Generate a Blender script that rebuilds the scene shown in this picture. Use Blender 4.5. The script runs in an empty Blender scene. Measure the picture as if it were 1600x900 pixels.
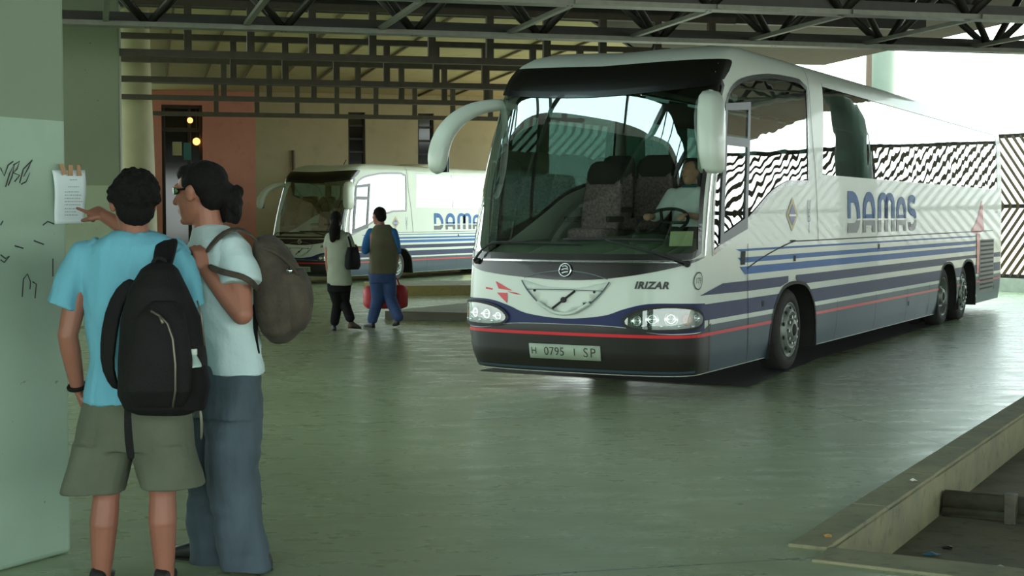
import bpy, bmesh, math, random
import numpy as np
from mathutils import Vector, Matrix, Euler
from mathutils.geometry import delaunay_2d_cdt
random.seed(4); rng = np.random.default_rng(4)
scene = bpy.context.scene
COL = scene.collection
PI = math.pi

# ------------------------------------------------------------------ camera
FPX, EYE = 2290.0, 1.62
PITCH = math.atan((450 - 338) / FPX)
cam_d = bpy.data.cameras.new('camera'); cam = bpy.data.objects.new('camera', cam_d); COL.objects.link(cam)
cam_d.sensor_width = 36; cam_d.lens = 36 * FPX / 1600; cam_d.clip_end = 600
cam.location = (0, 0, EYE); cam.rotation_euler = (PI / 2 - PITCH, 0, 0)
scene.camera = cam
CP, SP = math.cos(PITCH), math.sin(PITCH)
def at(px, py, Y):
    """the point of the photo's ray through a pixel that lies Y metres into the hall"""
    x = (px - 800) / FPX; z = (450 - py) / FPX
    d = (x, CP + z * SP, -SP + z * CP); t = Y / d[1]
    return Vector((d[0] * t, Y, EYE + d[2] * t))

# bay axes: U runs along the parking bays (away from the camera), L across them; R along the roof trusses
UA = math.radians(28.6)
U = Vector((math.sin(UA), math.cos(UA), 0)); L = Vector((-math.cos(UA), math.sin(UA), 0))
RA = math.radians(13.8)
R = Vector((math.cos(RA), math.sin(RA), 0)); RN = Vector((-math.sin(RA), math.cos(RA), 0))

# ------------------------------------------------------------------ materials
def lin(c):
    return tuple((v / 255 / 12.92) if v / 255 <= .04045 else ((v / 255 + .055) / 1.055) ** 2.4 for v in c[:3]) + (1,)
class NT:
    def __init__(s, name):
        s.m = bpy.data.materials.new(name); s.m.use_nodes = True
        s.t = s.m.node_tree; s.t.nodes.clear()
        s.out = s.n('ShaderNodeOutputMaterial')
    def n(s, kind, **kw):
        nd = s.t.nodes.new(kind)
        for k, v in kw.items(): setattr(nd, k, v)
        return nd
    def l(s, a, b): s.t.links.new(a, b)
    def math(s, op, a, b=None, clamp=False):
        nd = s.n('ShaderNodeMath', operation=op, use_clamp=clamp)
        for i, v in enumerate((a, b)):
            if v is None: continue
            if isinstance(v, (int, float)): nd.inputs[i].default_value = v
            else: s.l(v, nd.inputs[i])
        return nd.outputs[0]
    def mixc(s, fac, a, b):
        nd = s.n('ShaderNodeMix', data_type='RGBA')
        for sock, v in ((nd.inputs[0], fac), (nd.inputs[6], a), (nd.inputs[7], b)):
            if isinstance(v, (int, float)): sock.default_value = v
            elif isinstance(v, tuple): sock.default_value = v
            else: s.l(v, sock)
        return nd.outputs[2]
    def noise(s, scale, detail=4, vec=None, rough=.55):
        nd = s.n('ShaderNodeTexNoise'); nd.inputs['Scale'].default_value = scale; nd.inputs['Detail'].default_value = detail
        nd.inputs['Roughness'].default_value = rough
        if vec is not None: s.l(vec, nd.inputs['Vector'])
        return nd.outputs[0]
    def ramp(s, fac, stops):
        nd = s.n('ShaderNodeValToRGB'); s.l(fac, nd.inputs[0]); e = nd.color_ramp.elements
        while len(e) < len(stops): e.new(.5)
        for i, (p, c) in enumerate(stops): e[i].position = p; e[i].color = c if len(c) == 4 else tuple(c) + (1,)
        return nd.outputs[0]
    def coord(s, which='Object'): return s.n('ShaderNodeTexCoord').outputs[which]
    def mapping(s, vec, scale=(1, 1, 1), rot=(0, 0, 0), loc=(0, 0, 0)):
        nd = s.n('ShaderNodeMapping'); s.l(vec, nd.inputs[0])
        nd.inputs['Scale'].default_value = scale; nd.inputs['Rotation'].default_value = rot; nd.inputs['Location'].default_value = loc
        return nd.outputs[0]
def g(v): return (v, v, v, 1)
def mat(name, col, rough=.6, metal=0, var=.12, nscale=6, bump=0, bscale=40, coat=0, stretch=None, spec=.5, sheen=0):
    """painted / cloth / metal surface with a procedural mottling"""
    k = NT(name); b = k.n('ShaderNodeBsdfPrincipled'); k.l(b.outputs[0], k.out.inputs[0])
    c = lin(col); v = k.coord()
    if stretch: v = k.mapping(v, scale=stretch)
    nz = k.noise(nscale, 5, v)
    k.l(k.ramp(nz, [(.28, tuple(x * (1 - var) for x in c[:3])), (.72, tuple(min(1, x * (1 + var)) for x in c[:3]))]), b.inputs['Base Color'])
    b.inputs['Roughness'].default_value = rough; b.inputs['Metallic'].default_value = metal
    b.inputs['Coat Weight'].default_value = coat; b.inputs['Coat Roughness'].default_value = .04
    b.inputs['Specular IOR Level'].default_value = spec
    if sheen: b.inputs['Sheen Weight'].default_value = sheen
    if bump:
        bp = k.n('ShaderNodeBump'); bp.inputs['Strength'].default_value = bump; bp.inputs['Distance'].default_value = .02
        k.l(k.noise(bscale, 4, v), bp.inputs['Height']); k.l(bp.outputs[0], b.inputs['Normal'])
    return k.m
def glass(name, tint, base=.05, top=.9, power=4, ripple=0):
    k = NT(name); tr = k.n('ShaderNodeBsdfTransparent'); tr.inputs[0].default_value = lin(tint)
    gl = k.n('ShaderNodeBsdfGlossy'); gl.inputs['Roughness'].default_value = .0; gl.inputs[0].default_value = (.95, 1, .99, 1)
    if ripple:                                                      # rolled glass is never quite flat
        bp = k.n('ShaderNodeBump'); bp.inputs['Strength'].default_value = 1; bp.inputs['Distance'].default_value = ripple
        k.l(k.noise(2.2, 1, k.coord()), bp.inputs['Height']); k.l(bp.outputs[0], gl.inputs['Normal'])
    lw = k.n('ShaderNodeLayerWeight'); lw.inputs[0].default_value = .5
    f = k.math('ADD', k.math('MULTIPLY', k.math('POWER', lw.outputs['Facing'], power), top), base, clamp=True)
    mx = k.n('ShaderNodeMixShader'); k.l(f, mx.inputs[0]); k.l(tr.outputs[0], mx.inputs[1]); k.l(gl.outputs[0], mx.inputs[2])
    k.l(mx.outputs[0], k.out.inputs[0]); return k.m
def emit(name, col, strength):
    k = NT(name); e = k.n('ShaderNodeEmission'); e.inputs[0].default_value = lin(col); e.inputs[1].default_value = strength
    k.l(e.outputs[0], k.out.inputs[0]); return k.m

# ------------------------------------------------------------------ objects
def props(o, label=None, category=None, group=None, kind=None):
    for k, v in (('label', label), ('category', category), ('group', group), ('kind', kind)):
        if v: o[k] = v
    return o
def inv_world(p):
    m = Matrix.Identity(4)
    while p is not None:
        m = (p.matrix_parent_inverse @ Matrix.LocRotScale(p.location, p.rotation_euler, p.scale)) @ m
        p = p.parent
    return m.inverted()
def empty(name, loc=(0, 0, 0), rz=0, **kw):
    o = bpy.data.objects.new(name, None); o.empty_display_size = .2; COL.objects.link(o)
    o.location = loc; o.rotation_euler = (0, 0, rz); return props(o, **kw)
def link(name, me, m=None, parent=None, world=False, smooth=False, **kw):
    """one mesh object; with world=True its vertices are in world space although it has a parent"""
    if m is not None:
        me.materials.clear(); me.materials.append(m)
    if smooth: me.shade_smooth()
    o = bpy.data.objects.new(name, me); COL.objects.link(o)
    if parent is not None:
        o.parent = parent
        if world: o.matrix_parent_inverse = inv_world(parent)
    return props(o, **kw)
def copy_tree(o, parent=None, swap=None):
    c = o.copy(); COL.objects.link(c); c.parent = parent
    for ch in list(o.children):
        if ch.get('nocopy'): continue
        copy_tree(ch, c)
    return c
class MB:
    """collects shapes into one mesh"""
    def __init__(s): s.v = []; s.f = []
    def add(s, vs, fs):
        b = len(s.v); s.v += [tuple(x) for x in vs]; s.f += [tuple(b + i for i in f) for f in fs]; return s
    def box(s, lo, hi, M=None):
        (a, b, c), (d, e, f) = lo, hi
        vs = [(a, b, c), (d, b, c), (d, e, c), (a, e, c), (a, b, f), (d, b, f), (d, e, f), (a, e, f)]
        if M is not None: vs = [M @ Vector(v) for v in vs]
        return s.add(vs, [(0, 3, 2, 1), (4, 5, 6, 7), (0, 1, 5, 4), (1, 2, 6, 5), (2, 3, 7, 6), (3, 0, 4, 7)])
    def bar(s, p0, p1, w, h, up=(0, 0, 1)):
        """rectangular bar between two points, w across, h along up"""
        p0, p1 = Vector(p0), Vector(p1); d = (p1 - p0).normalized(); up = Vector(up)
        if abs(d.dot(up)) > .99: up = Vector((1, 0, 0)) if abs(d.x) < .9 else Vector((0, 1, 0))
        a = d.cross(up).normalized(); c = a.cross(d).normalized()
        vs = [p + a * sx * w / 2 + c * sz * h / 2 for p in (p0, p1) for sx, sz in ((-1, -1), (1, -1), (1, 1), (-1, 1))]
        return s.add(vs, [(0, 1, 2, 3), (7, 6, 5, 4), (0, 4, 5, 1), (1, 5, 6, 2), (2, 6, 7, 3), (3, 7, 4, 0)])
    def tube(s, pts, r, n=12, caps=True):
        pts = [Vector(p) for p in pts]; rs = r if isinstance(r, (list, tuple)) else [r] * len(pts)
        d0 = (pts[1] - pts[0]).normalized(); a = d0.orthogonal().normalized(); rings = []
        for i, p in enumerate(pts):
            d = ((pts[min(i + 1, len(pts) - 1)] - pts[max(i - 1, 0)])).normalized()
            a = (a - d * a.dot(d)).normalized(); c = d.cross(a)
            rings.append([p + (a * math.cos(t) + c * math.sin(t)) * rs[i] for t in [2 * PI * k / n for k in range(n)]])
        vs = [v for rg in rings for v in rg]; fs = []
        for i in range(len(pts) - 1):
            for k in range(n):
                fs.append((i * n + k, i * n + (k + 1) % n, (i + 1) * n + (k + 1) % n, (i + 1) * n + k))
        if caps: fs += [tuple(reversed(range(n))), tuple(range((len(pts) - 1) * n, len(pts) * n))]
        return s.add(vs, fs)
    def prism(s, poly, z0, z1):
        n = len(poly); vs = [(x, y, z0) for x, y in poly] + [(x, y, z1) for x, y in poly]
        return s.add(vs, [tuple(reversed(range(n))), tuple(range(n, 2 * n))] + [(i, (i + 1) % n, n + (i + 1) % n, n + i) for i in range(n)])
    def lathe(s, prof, n=32, M=None, close=False):
        """profile (r, h) turned about the local y axis"""
        vs = []; fs = []
        for r, h in prof:
            for k in range(n):
                t = 2 * PI * k / n; vs.append((r * math.cos(t), h, r * math.sin(t)))
        m = len(prof)
        for i in range(m - 1):
            for k in range(n): fs.append((i * n + k, i * n + (k + 1) % n, (i + 1) * n + (k + 1) % n, (i + 1) * n + k))
        if M is not None: vs = [M @ Vector(v) for v in vs]
        return s.add(vs, fs)
    def ell(s, c, r, M=None, nu=20, nv=12):
        vs = [(0, 0, 1)]; fs = []
        for i in range(1, nv):
            th = PI * i / nv
            for k in range(nu): ph = 2 * PI * k / nu; vs.append((math.sin(th) * math.cos(ph), math.sin(th) * math.sin(ph), math.cos(th)))
        vs.append((0, 0, -1)); last = len(vs) - 1
        for k in range(nu):
            fs.append((0, 1 + k, 1 + (k + 1) % nu))
            fs.append((last, 1 + (nv - 2) * nu + (k + 1) % nu, 1 + (nv - 2) * nu + k))
        for i in range(nv - 2):
            for k in range(nu): a = 1 + i * nu; fs.append((a + k, a + nu + k, a + nu + (k + 1) % nu, a + (k + 1) % nu))
        c = Vector(c); M3 = M.to_3x3() if M is not None else Matrix.Identity(3)
        return s.add([c + M3 @ Vector((x * r[0], y * r[1], z * r[2])) for x, y, z in vs], fs)
    def loft(s, rings, n=24, e=2.0, caps=True):
        """rings (centre, rx, ry, yaw) or (centre, axis vector a, axis vector b)"""
        vs = []; fs = []
        for rg in rings:
            c = Vector(rg[0])
            if len(rg) == 3 and not isinstance(rg[1], (int, float)): a, b = Vector(rg[1]), Vector(rg[2])
            else:
                yaw = rg[3] if len(rg) > 3 else 0
                a = Vector((math.cos(yaw), math.sin(yaw), 0)) * rg[1]; b = Vector((-math.sin(yaw), math.cos(yaw), 0)) * rg[2]
            for k in range(n):
                t = 2 * PI * k / n; cx, sy = math.cos(t), math.sin(t)
                cx = math.copysign(abs(cx) ** (2 / e), cx); sy = math.copysign(abs(sy) ** (2 / e), sy)
                vs.append(c + a * cx + b * sy)
        m = len(rings)
        for i in range(m - 1):
            for k in range(n): fs.append((i * n + k, i * n + (k + 1) % n, (i + 1) * n + (k + 1) % n, (i + 1) * n + k))
        if caps: fs += [tuple(reversed(range(n))), tuple(range((m - 1) * n, m * n))]
        return s.add(vs, fs)
    def cap(s, p0, r0, p1, r1, n=14):
        """tapered limb with round ends"""
        p0, p1 = Vector(p0), Vector(p1); d = (p1 - p0)
        if d.length < 1e-6: return s
        d.normalize(); pts = []; rs = []
        for a in (80, 60, 35, 10): pts.append(p0 - d * r0 * math.sin(math.radians(a))); rs.append(r0 * math.cos(math.radians(a)))
        for t in (.33, .66): pts.append(p0.lerp(p1, t)); rs.append(r0 + (r1 - r0) * t)
        for a in (10, 35, 60, 80): pts.append(p1 + d * r1 * math.sin(math.radians(a))); rs.append(r1 * math.cos(math.radians(a)))
        return s.tube(pts, rs, n)
    def limb(s, pts, rs):
        for i in range(len(pts) - 1): s.cap(pts[i], rs[i], pts[i + 1], rs[i + 1])
        return s
    def mesh(s, name):
        me = bpy.data.meshes.new(name); me.from_pydata(s.v, [], s.f); me.validate(); me.update()
        bm = bmesh.new(); bm.from_mesh(me); bmesh.ops.recalc_face_normals(bm, faces=bm.faces); bm.to_mesh(me); bm.free(); return me
    def build(s, name, m, parent=None, smooth=False, bevel=0, seg=2, world=False, **kw):
        o = link(name, s.mesh(name), m, parent, world, smooth, **kw)
        if bevel:
            b = o.modifiers.new('edge', 'BEVEL'); b.width = bevel; b.segments = seg; b.limit_method = 'ANGLE'; b.angle_limit = math.radians(40)
        return o
    def organic(s, name, m, parent=None, voxel=.008, smooth=4, fold=None, world=True, **kw):
        """fuse the shapes into one continuous skin"""
        me = s.mesh(name + '_t'); o = bpy.data.objects.new('tmp', me); COL.objects.link(o)
        r = o.modifiers.new('r', 'REMESH'); r.mode = 'VOXEL'; r.voxel_size = voxel; r.adaptivity = 0
        sm = o.modifiers.new('s', 'SMOOTH'); sm.factor = .5; sm.iterations = smooth
        dg = bpy.context.evaluated_depsgraph_get(); me2 = bpy.data.meshes.new_from_object(o.evaluated_get(dg), depsgraph=dg)
        bpy.data.objects.remove(o); bpy.data.meshes.remove(me)
        me2.name = name
        if fold is not None:
            n = len(me2.vertices); co = np.empty(n * 3); me2.vertices.foreach_get('co', co); co = co.reshape(-1, 3)
            no = np.empty(n * 3); me2.vertices.foreach_get('normal', no); no = no.reshape(-1, 3)
            co += no * fold(co)[:, None]; me2.vertices.foreach_set('co', co.ravel()); me2.update()
        return link(name, me2, m, parent, world, True, **kw)
def wrinkle(amp, kx, ky, kz, seed=0):
    r = np.random.default_rng(seed); W = r.normal(size=(7, 3)) * np.array([kx, ky, kz]); ph = r.uniform(0, 6.3, 7)
    return lambda co: amp * np.sin(co @ W.T + ph + 1.3 * np.sin(co @ W[::-1].T * .6)).mean(1)
def ribbon(pts, w):
    """2-D quads along a polyline of width w: list of 4-point polygons"""
    out = []; P = [np.array(p, float) for p in pts]; nrm = []
    for i in range(len(P)):
        d = P[min(i + 1, len(P) - 1)] - P[max(i - 1, 0)]; d = d / (np.hypot(*d) + 1e-9); nrm.append(np.array([-d[1], d[0]]))
    ws = w if isinstance(w, (list, tuple)) else [w] * len(P)
    for i in range(len(P) - 1):
        out.append([P[i] + nrm[i] * ws[i] / 2, P[i] - nrm[i] * ws[i] / 2, P[i + 1] - nrm[i + 1] * ws[i + 1] / 2, P[i + 1] + nrm[i + 1] * ws[i + 1] / 2])
    return out
def arc(cx, cy, rx, ry, a0, a1, n=12):
    return [(cx + rx * math.cos(math.radians(a0 + (a1 - a0) * k / n)), cy + ry * math.sin(math.radians(a0 + (a1 - a0) * k / n))) for k in range(n + 1)]
def text2d(body, size=1.0, shear=0, offset=0, align='CENTER', spacing=1.0):
    cu = bpy.data.curves.new('t', 'FONT'); cu.body = body; cu.size = size; cu.align_x = align; cu.align_y = 'CENTER'; cu.shear = shear; cu.offset = offset
    cu.space_character = spacing; cu.resolution_u = 3
    o = bpy.data.objects.new('t', cu); COL.objects.link(o); dg = bpy.context.evaluated_depsgraph_get()
    me = bpy.data.meshes.new_from_object(o.evaluated_get(dg), depsgraph=dg); vs = [(v.co.x, v.co.y) for v in me.vertices]; fs = [tuple(p.vertices) for p in me.polygons]
    bpy.data.objects.remove(o); bpy.data.meshes.remove(me); bpy.data.curves.remove(cu); return vs, fs

# ================================================================== SETTING
# ---- floor: worn polished concrete laid in slabs along the truss grid
def floor_material():
    k = NT('polished_concrete'); b = k.n('ShaderNodeBsdfPrincipled'); k.l(b.outputs[0], k.out.inputs[0])
    v = k.coord()
    big = k.noise(.35, 5, v); mid = k.noise(2.2, 6, k.mapping(v, scale=(1, 2.2, 1), rot=(0, 0, -RA))); fine = k.noise(28, 4, v)
    base = k.ramp(big, [(.3, lin((140, 152, 118))), (.7, lin((162, 172, 136)))])
    base = k.mixc(k.math('MULTIPLY', k.ramp(mid, [(.48, g(0)), (.8, g(1))]), .35), base, lin((116, 122, 92)))
    base = k.mixc(k.math('MULTIPLY', k.ramp(fine, [(.62, g(0)), (.75, g(1))]), .3), base, lin((62, 64, 54)))
    # joints between the slabs
    sp = k.n('ShaderNodeSeparateXYZ'); k.l(k.mapping(v, rot=(0, 0, -RA)), sp.inputs[0])
    jx = k.math('ABSOLUTE', k.math('SUBTRACT', k.math('FRACT', k.math('DIVIDE', k.math('ADD', sp.outputs[0], 47.05), 5.0)), .5))
    jy = k.math('ABSOLUTE', k.math('SUBTRACT', k.math('FRACT', k.math('DIVIDE', k.math('ADD', sp.outputs[1], 41.15), 5.0)), .5))
    jt = k.math('LESS_THAN', k.math('MINIMUM', jx, jy), .0018)
    base = k.mixc(k.math('MULTIPLY', jt, .65), base, lin((40, 42, 36)))
    k.l(base, b.inputs['Base Color'])
    k.l(k.ramp(mid, [(.35, g(.24)), (.75, g(.40))]), b.inputs['Roughness'])
    b.inputs['Specular IOR Level'].default_value = .62
    bp = k.n('ShaderNodeBump'); bp.inputs['Strength'].default_value = .022; bp.inputs['Distance'].default_value = .02
    k.l(k.noise(3, 5, k.mapping(v, scale=(.8, 1.2, 1))), bp.inputs['Height']); k.l(bp.outputs[0], b.inputs['Normal'])
    return k.m
M_floor = floor_material()
def concrete(name, a, b_, rough=.8, scale=3, stain=(70, 66, 50), amount=.5):
    k = NT(name); b = k.n('ShaderNodeBsdfPrincipled'); k.l(b.outputs[0], k.out.inputs[0]); v = k.coord()
    base = k.ramp(k.noise(scale, 6, v), [(.3, lin(a)), (.7, lin(b_))])
    base = k.mixc(k.math('MULTIPLY', k.ramp(k.noise(scale * 3.7, 5, v), [(.55, g(0)), (.75, g(1))]), amount), base, lin(stain))
    k.l(base, b.inputs['Base Color']); b.inputs['Roughness'].default_value = rough
    bp = k.n('ShaderNodeBump'); bp.inputs['Strength'].default_value = .25; bp.inputs['Distance'].default_value = .01
    k.l(k.noise(30, 4, v), bp.inputs['Height']); k.l(bp.outputs[0], b.inputs['Normal']); return k.m
M_kerb = concrete('kerb_concrete', (112, 112, 88), (140, 134, 102))
M_pit = concrete('pit_floor', (92, 88, 70), (122, 112, 88), scale=2, stain=(48, 42, 32), amount=.7)
M_yellow = concrete('worn_yellow_kerb', (150, 134, 72), (128, 118, 80), stain=(86, 80, 62))
M_island = concrete('island_top', (142, 144, 128), (160, 160, 142))

PC = Vector((1.55, 7.07, 0))                                       # corner of the sunken bay end
PIT_W, PIT_L, PIT_Z = 3.6, 9.0, -.27
def grid_sheet(name, poly, hole, z, m, **kw):
    vs = [Vector((x, y)) for x, y in poly]; ed = [(i, (i + 1) % len(poly)) for i in range(len(poly))]
    if hole:
        n = len(vs); vs += [Vector((x, y)) for x, y in hole]; ed += [(n + i, n + (i + 1) % len(hole)) for i in range(len(hole))]
    V, E_, F, *_ = delaunay_2d_cdt(vs, ed, [], 0, 1e-6)
    fs = [f for f in F if not (hole and inside(sum((V[i] for i in f), Vector((0, 0))) / 3, hole)) and inside(sum((V[i] for i in f), Vector((0, 0))) / 3, poly)]
    me = bpy.data.meshes.new(name); me.from_pydata([(v.x, v.y, z) for v in V], [], fs); me.update()
    bm = bmesh.new(); bm.from_mesh(me); bmesh.ops.recalc_face_normals(bm, faces=bm.faces)
    if sum(f.normal.z for f in bm.faces) < 0: bmesh.ops.reverse_faces(bm, faces=bm.faces)
    bm.to_mesh(me); bm.free()
    return link(name, me, m, **kw)
def inside(p, poly):
    x, y = p[0], p[1]; r = False; n = len(poly)
    for i in range(n):
        x1, y1 = poly[i][0], poly[i][1]; x2, y2 = poly[(i + 1) % n][0], poly[(i + 1) % n][1]
        if (y1 > y) != (y2 > y) and x < (x2 - x1) * (y - y1) / (y2 - y1) + x1: r = not r
    return r
pit = [PC, PC + U * PIT_L, PC + U * PIT_L - L * PIT_W, PC - L * PIT_W]
far0 = Vector((0, 33.0, 0)) 
fl = [(-40, -25), (45, -25), (45, 33 + 45 * math.tan(RA)), (-40, 33 - 40 * math.tan(RA))]
grid_sheet('floor', fl, [(p.x, p.y) for p in pit], 0, M_floor, kind='structure', label='polished grey green concrete floor of the bus hall')
far = [(-40, 33 - 40 * math.tan(RA)), (45, 33 + 45 * math.tan(RA)), (60, 110), (-60, 110)]
grid_sheet('floor_roadway', far, None, -.2, M_floor, kind='structure', label='lower roadway behind the islands where the far coach stands')
m = MB(); a, b_ = Vector((-40, 33 - 40 * math.tan(RA), 0)), Vector((45, 33 + 45 * math.tan(RA), 0))
m.add([a, b_, b_ - Vector((0, 0, .2)), a - Vector((0, 0, .2))], [(0, 1, 2, 3)]); m.build('trim_roadway_step', M_kerb, kind='structure')

# sunken bay end: floor, walls
m = MB(); z = PIT_Z
m.add([p + Vector((0, 0, z)) for p in pit], [(0, 1, 2, 3)])
m.build('floor_sunken_bay', M_pit, kind='structure', label='dirty sunken floor inside the bay kerb')
m = MB()
for i in range(4):
    p, q = pit[i], pit[(i + 1) % 4]; m.add([p, q, q + Vector((0, 0, z)), p + Vector((0, 0, z))], [(0, 1, 2, 3)])
m.build('wall_sunken_bay', M_kerb, kind='structure', label='low concrete sides of the sunken bay')
# kerb strip along the sunken bay, a hair above the floor, in lengths with open joints
m = MB(); KW = .2
lens = [0, 1.15, 2.3, 3.45, 4.6, 5.75, 6.9, 8.05, 9.2]
for i in range(len(lens) - 1):
    p = PC + U * (lens[i] + .006 - .05); q = PC + U * (lens[i + 1] - .006 - .05)
    for o_ in (0,):
        vs = [p, q, q + L * KW, p + L * KW]
        m.add([v + Vector((0, 0, -.02)) for v in vs] + [v + Vector((0, 0, .018)) for v in vs], [(3, 2, 1, 0), (4, 5, 6, 7), (0, 1, 5, 4), (1, 2, 6, 5), (2, 3, 7, 6), (3, 0, 4, 7)])
m.build('bay_kerb', M_kerb, bevel=.008, kind='structure', label='flush concrete kerb running along the sunken bay')
m = MB(); p = PC - U * .30; q = p - L * PIT_W
m.add([v + Vector((0, 0, h)) for h in (-.02, .014) for v in (p, q, q + U * .29, p + U * .29)], [(3, 2, 1, 0), (4, 5, 6, 7), (0, 1, 5, 4), (1, 2, 6, 5), (2, 3, 7, 6), (3, 0, 4, 7)])
m.build('bay_lip', M_kerb, bevel=.006, kind='structure', label='concrete lip closing the end of the sunken bay')

# stop rail in the sunken bay
M_rail = mat('rusty_steel', (84, 80, 66), .6, .3, .3, 12, .2, 60)
e = empty('bus_stop_rail', PC + U * 2.47 - L * .05 + Vector((0, 0, PIT_Z)), label='low rusty steel stop rail lying across the sunken bay', category='rail')
b0 = PC + U * 2.47 - L * .02 + Vector((0, 0, -.185))
MB().tube([b0, b0 - L * 3.4], .072, 20).build('pipe', M_rail, e, True, world=True)
b1 = PC + U * 2.40 - L * .02 + Vector((0, 0, PIT_Z + .033))
MB().tube([b1, b1 - L * 3.4], .03, 12).build('lower_pipe', M_rail, e, True, world=True)
for d in (.44, 1.9, 3.2):
    c = PC + U * 2.36 - L * d + Vector((0, 0, PIT_Z))
    MB().box((-.035, -.04, 0), (.035, .04, .19), Matrix.LocRotScale(c, Euler((0, 0, UA * -1)), None)).build('post', M_rail, e, world=True, bevel=.006)

# litter in and by the bay
M_leaf = mat('dry_leaf', (150, 116, 60), .8); M_scrap = mat('paper_scrap', (190, 190, 178), .8); M_blue = mat('blue_wrapper', (46, 100, 120), .5)
def scrap(name, px, py, z, s, m_, label, cat, seed):
    r = random.Random(seed); Y = (z - EYE) / at(px, py, 1).z; 
    d = at(px, py, 1) - Vector((0, 0, EYE)); t = (z - EYE) / d.z; c = Vector((d.x * t, d.y * t, z)); n = 9
    vs = [c + Vector((math.cos(6.283 * k / n) * s * r.uniform(.6, 1.1), math.sin(6.283 * k / n) * s * .7 * r.uniform(.6, 1.1), r.uniform(.004, .016))) for k in range(n)] + [c + Vector((0, 0, .02))]
    me = bpy.data.meshes.new(name); me.from_pydata(vs, [], [(k, (k + 1) % n, n) for k in range(n)]); o = link(name, me, m_, label=label, category=cat)
    so = o.modifiers.new('t', 'SOLIDIFY'); so.thickness = .003
scrap('dry_leaf', 1294, 840, .018, .028, M_leaf, 'small brown dry leaf lying on the flush kerb near its corner', 'leaf', 1)
scrap('paper_scrap', 1427, 752, .018, .022, M_scrap, 'white paper scrap on the flush kerb halfway along the sunken bay', 'litter', 2)
scrap('paper_scrap', 1563, 888, PIT_Z, .03, M_scrap, 'crumpled white paper scrap by the lip inside the sunken bay', 'litter', 3)
scrap('plastic_wrapper', 1456, 868, PIT_Z, .06, M_blue, 'torn blue plastic wrapper on the dirty sunken floor', 'litter', 4)
scrap('plastic_wrapper', 1480, 858, PIT_Z, .035, mat('black_plastic_scrap', (20, 22, 20), .4), 'crumpled black plastic scrap beside the blue wrapper in the sunken bay', 'litter', 5)

# islands between the far bays
def island(name, poly, h, mt, mf, label):
    e = empty(name, poly[0], kind='structure', label=label)
    m = MB(); m.add([Vector((p.x, p.y, p.z + h)) for p in poly], [tuple(range(len(poly)))]); m.build('top', mt, e, world=True, kind='structure')
    m = MB(); n = len(poly)
    for i in range(n):
        a, b_ = poly[i], poly[(i + 1) % n]; m.add([a, b_, b_ + Vector((0, 0, h)), a + Vector((0, 0, h))], [(0, 1, 2, 3)])
    m.build('kerb_face', mf, e, world=True, kind='structure')
i2 = Vector((-2.0, 23.05, 0)); dj = Vector((.95, -.31, 0)).normalized()
island('floor_island_platform', [i2, i2 + dj * 4.2, i2 + dj * 4.2 + U * 6.0, i2 + U * 6.0], .13, M_island, concrete('dark_kerb', (70, 68, 54), (90, 86, 68)), 'low concrete island with dark kerb behind the walking couple')
i1 = Vector((-2.7, 29.75, 0))
island('floor_island_kerb', [i1, i1 + R * 6, i1 + R * 6 + RN * 2.2, i1 + RN * 2.2], .2, M_island, M_yellow, 'raised island with worn yellow kerb in front of far coach')

# near-black strip laid just above the floor beneath the coach
M_dark_strip = concrete('near_black_concrete', (22, 21, 17), (34, 32, 26), .8, 2, (14, 13, 11))
BUS_O = Vector((.4675, 13.178, 0))
def bl(x, y, z=0): return BUS_O + U * x + L * y + Vector((0, 0, z))
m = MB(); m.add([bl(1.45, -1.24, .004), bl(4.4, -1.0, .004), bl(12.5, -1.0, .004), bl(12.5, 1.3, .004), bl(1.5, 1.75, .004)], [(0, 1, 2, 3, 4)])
m.build('dark_floor_strip', M_dark_strip, kind='structure', label='dark strip of concrete beneath the coach')

# ---- near pillar
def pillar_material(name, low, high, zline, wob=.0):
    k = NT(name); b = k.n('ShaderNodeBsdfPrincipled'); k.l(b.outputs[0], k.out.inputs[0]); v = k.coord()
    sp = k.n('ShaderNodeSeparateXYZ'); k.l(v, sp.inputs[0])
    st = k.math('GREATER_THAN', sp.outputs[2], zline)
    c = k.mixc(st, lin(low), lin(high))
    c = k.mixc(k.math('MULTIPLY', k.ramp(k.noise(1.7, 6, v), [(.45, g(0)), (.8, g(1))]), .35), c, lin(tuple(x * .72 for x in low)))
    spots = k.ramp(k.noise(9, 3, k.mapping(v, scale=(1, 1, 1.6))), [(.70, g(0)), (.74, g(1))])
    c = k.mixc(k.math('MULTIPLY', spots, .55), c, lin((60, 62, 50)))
    k.l(c, b.inputs['Base Color']); b.inputs['Roughness'].default_value = .55
    bp = k.n('ShaderNodeBump'); bp.inputs['Strength'].default_value = .2; bp.inputs['Distance'].default_value = .01
    k.l(k.noise(14, 5, v), bp.inputs['Height']); k.l(bp.outputs[0], b.inputs['Normal']); return k.m
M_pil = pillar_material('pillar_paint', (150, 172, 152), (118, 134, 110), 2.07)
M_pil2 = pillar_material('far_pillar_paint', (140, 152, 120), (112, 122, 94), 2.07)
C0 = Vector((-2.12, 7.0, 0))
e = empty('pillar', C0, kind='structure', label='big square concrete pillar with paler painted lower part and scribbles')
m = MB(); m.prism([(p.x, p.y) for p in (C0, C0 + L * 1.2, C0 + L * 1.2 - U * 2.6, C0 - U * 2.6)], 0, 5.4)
m.build('shaft', M_pil, e, world=True, bevel=.025, seg=3, kind='structure')
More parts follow.
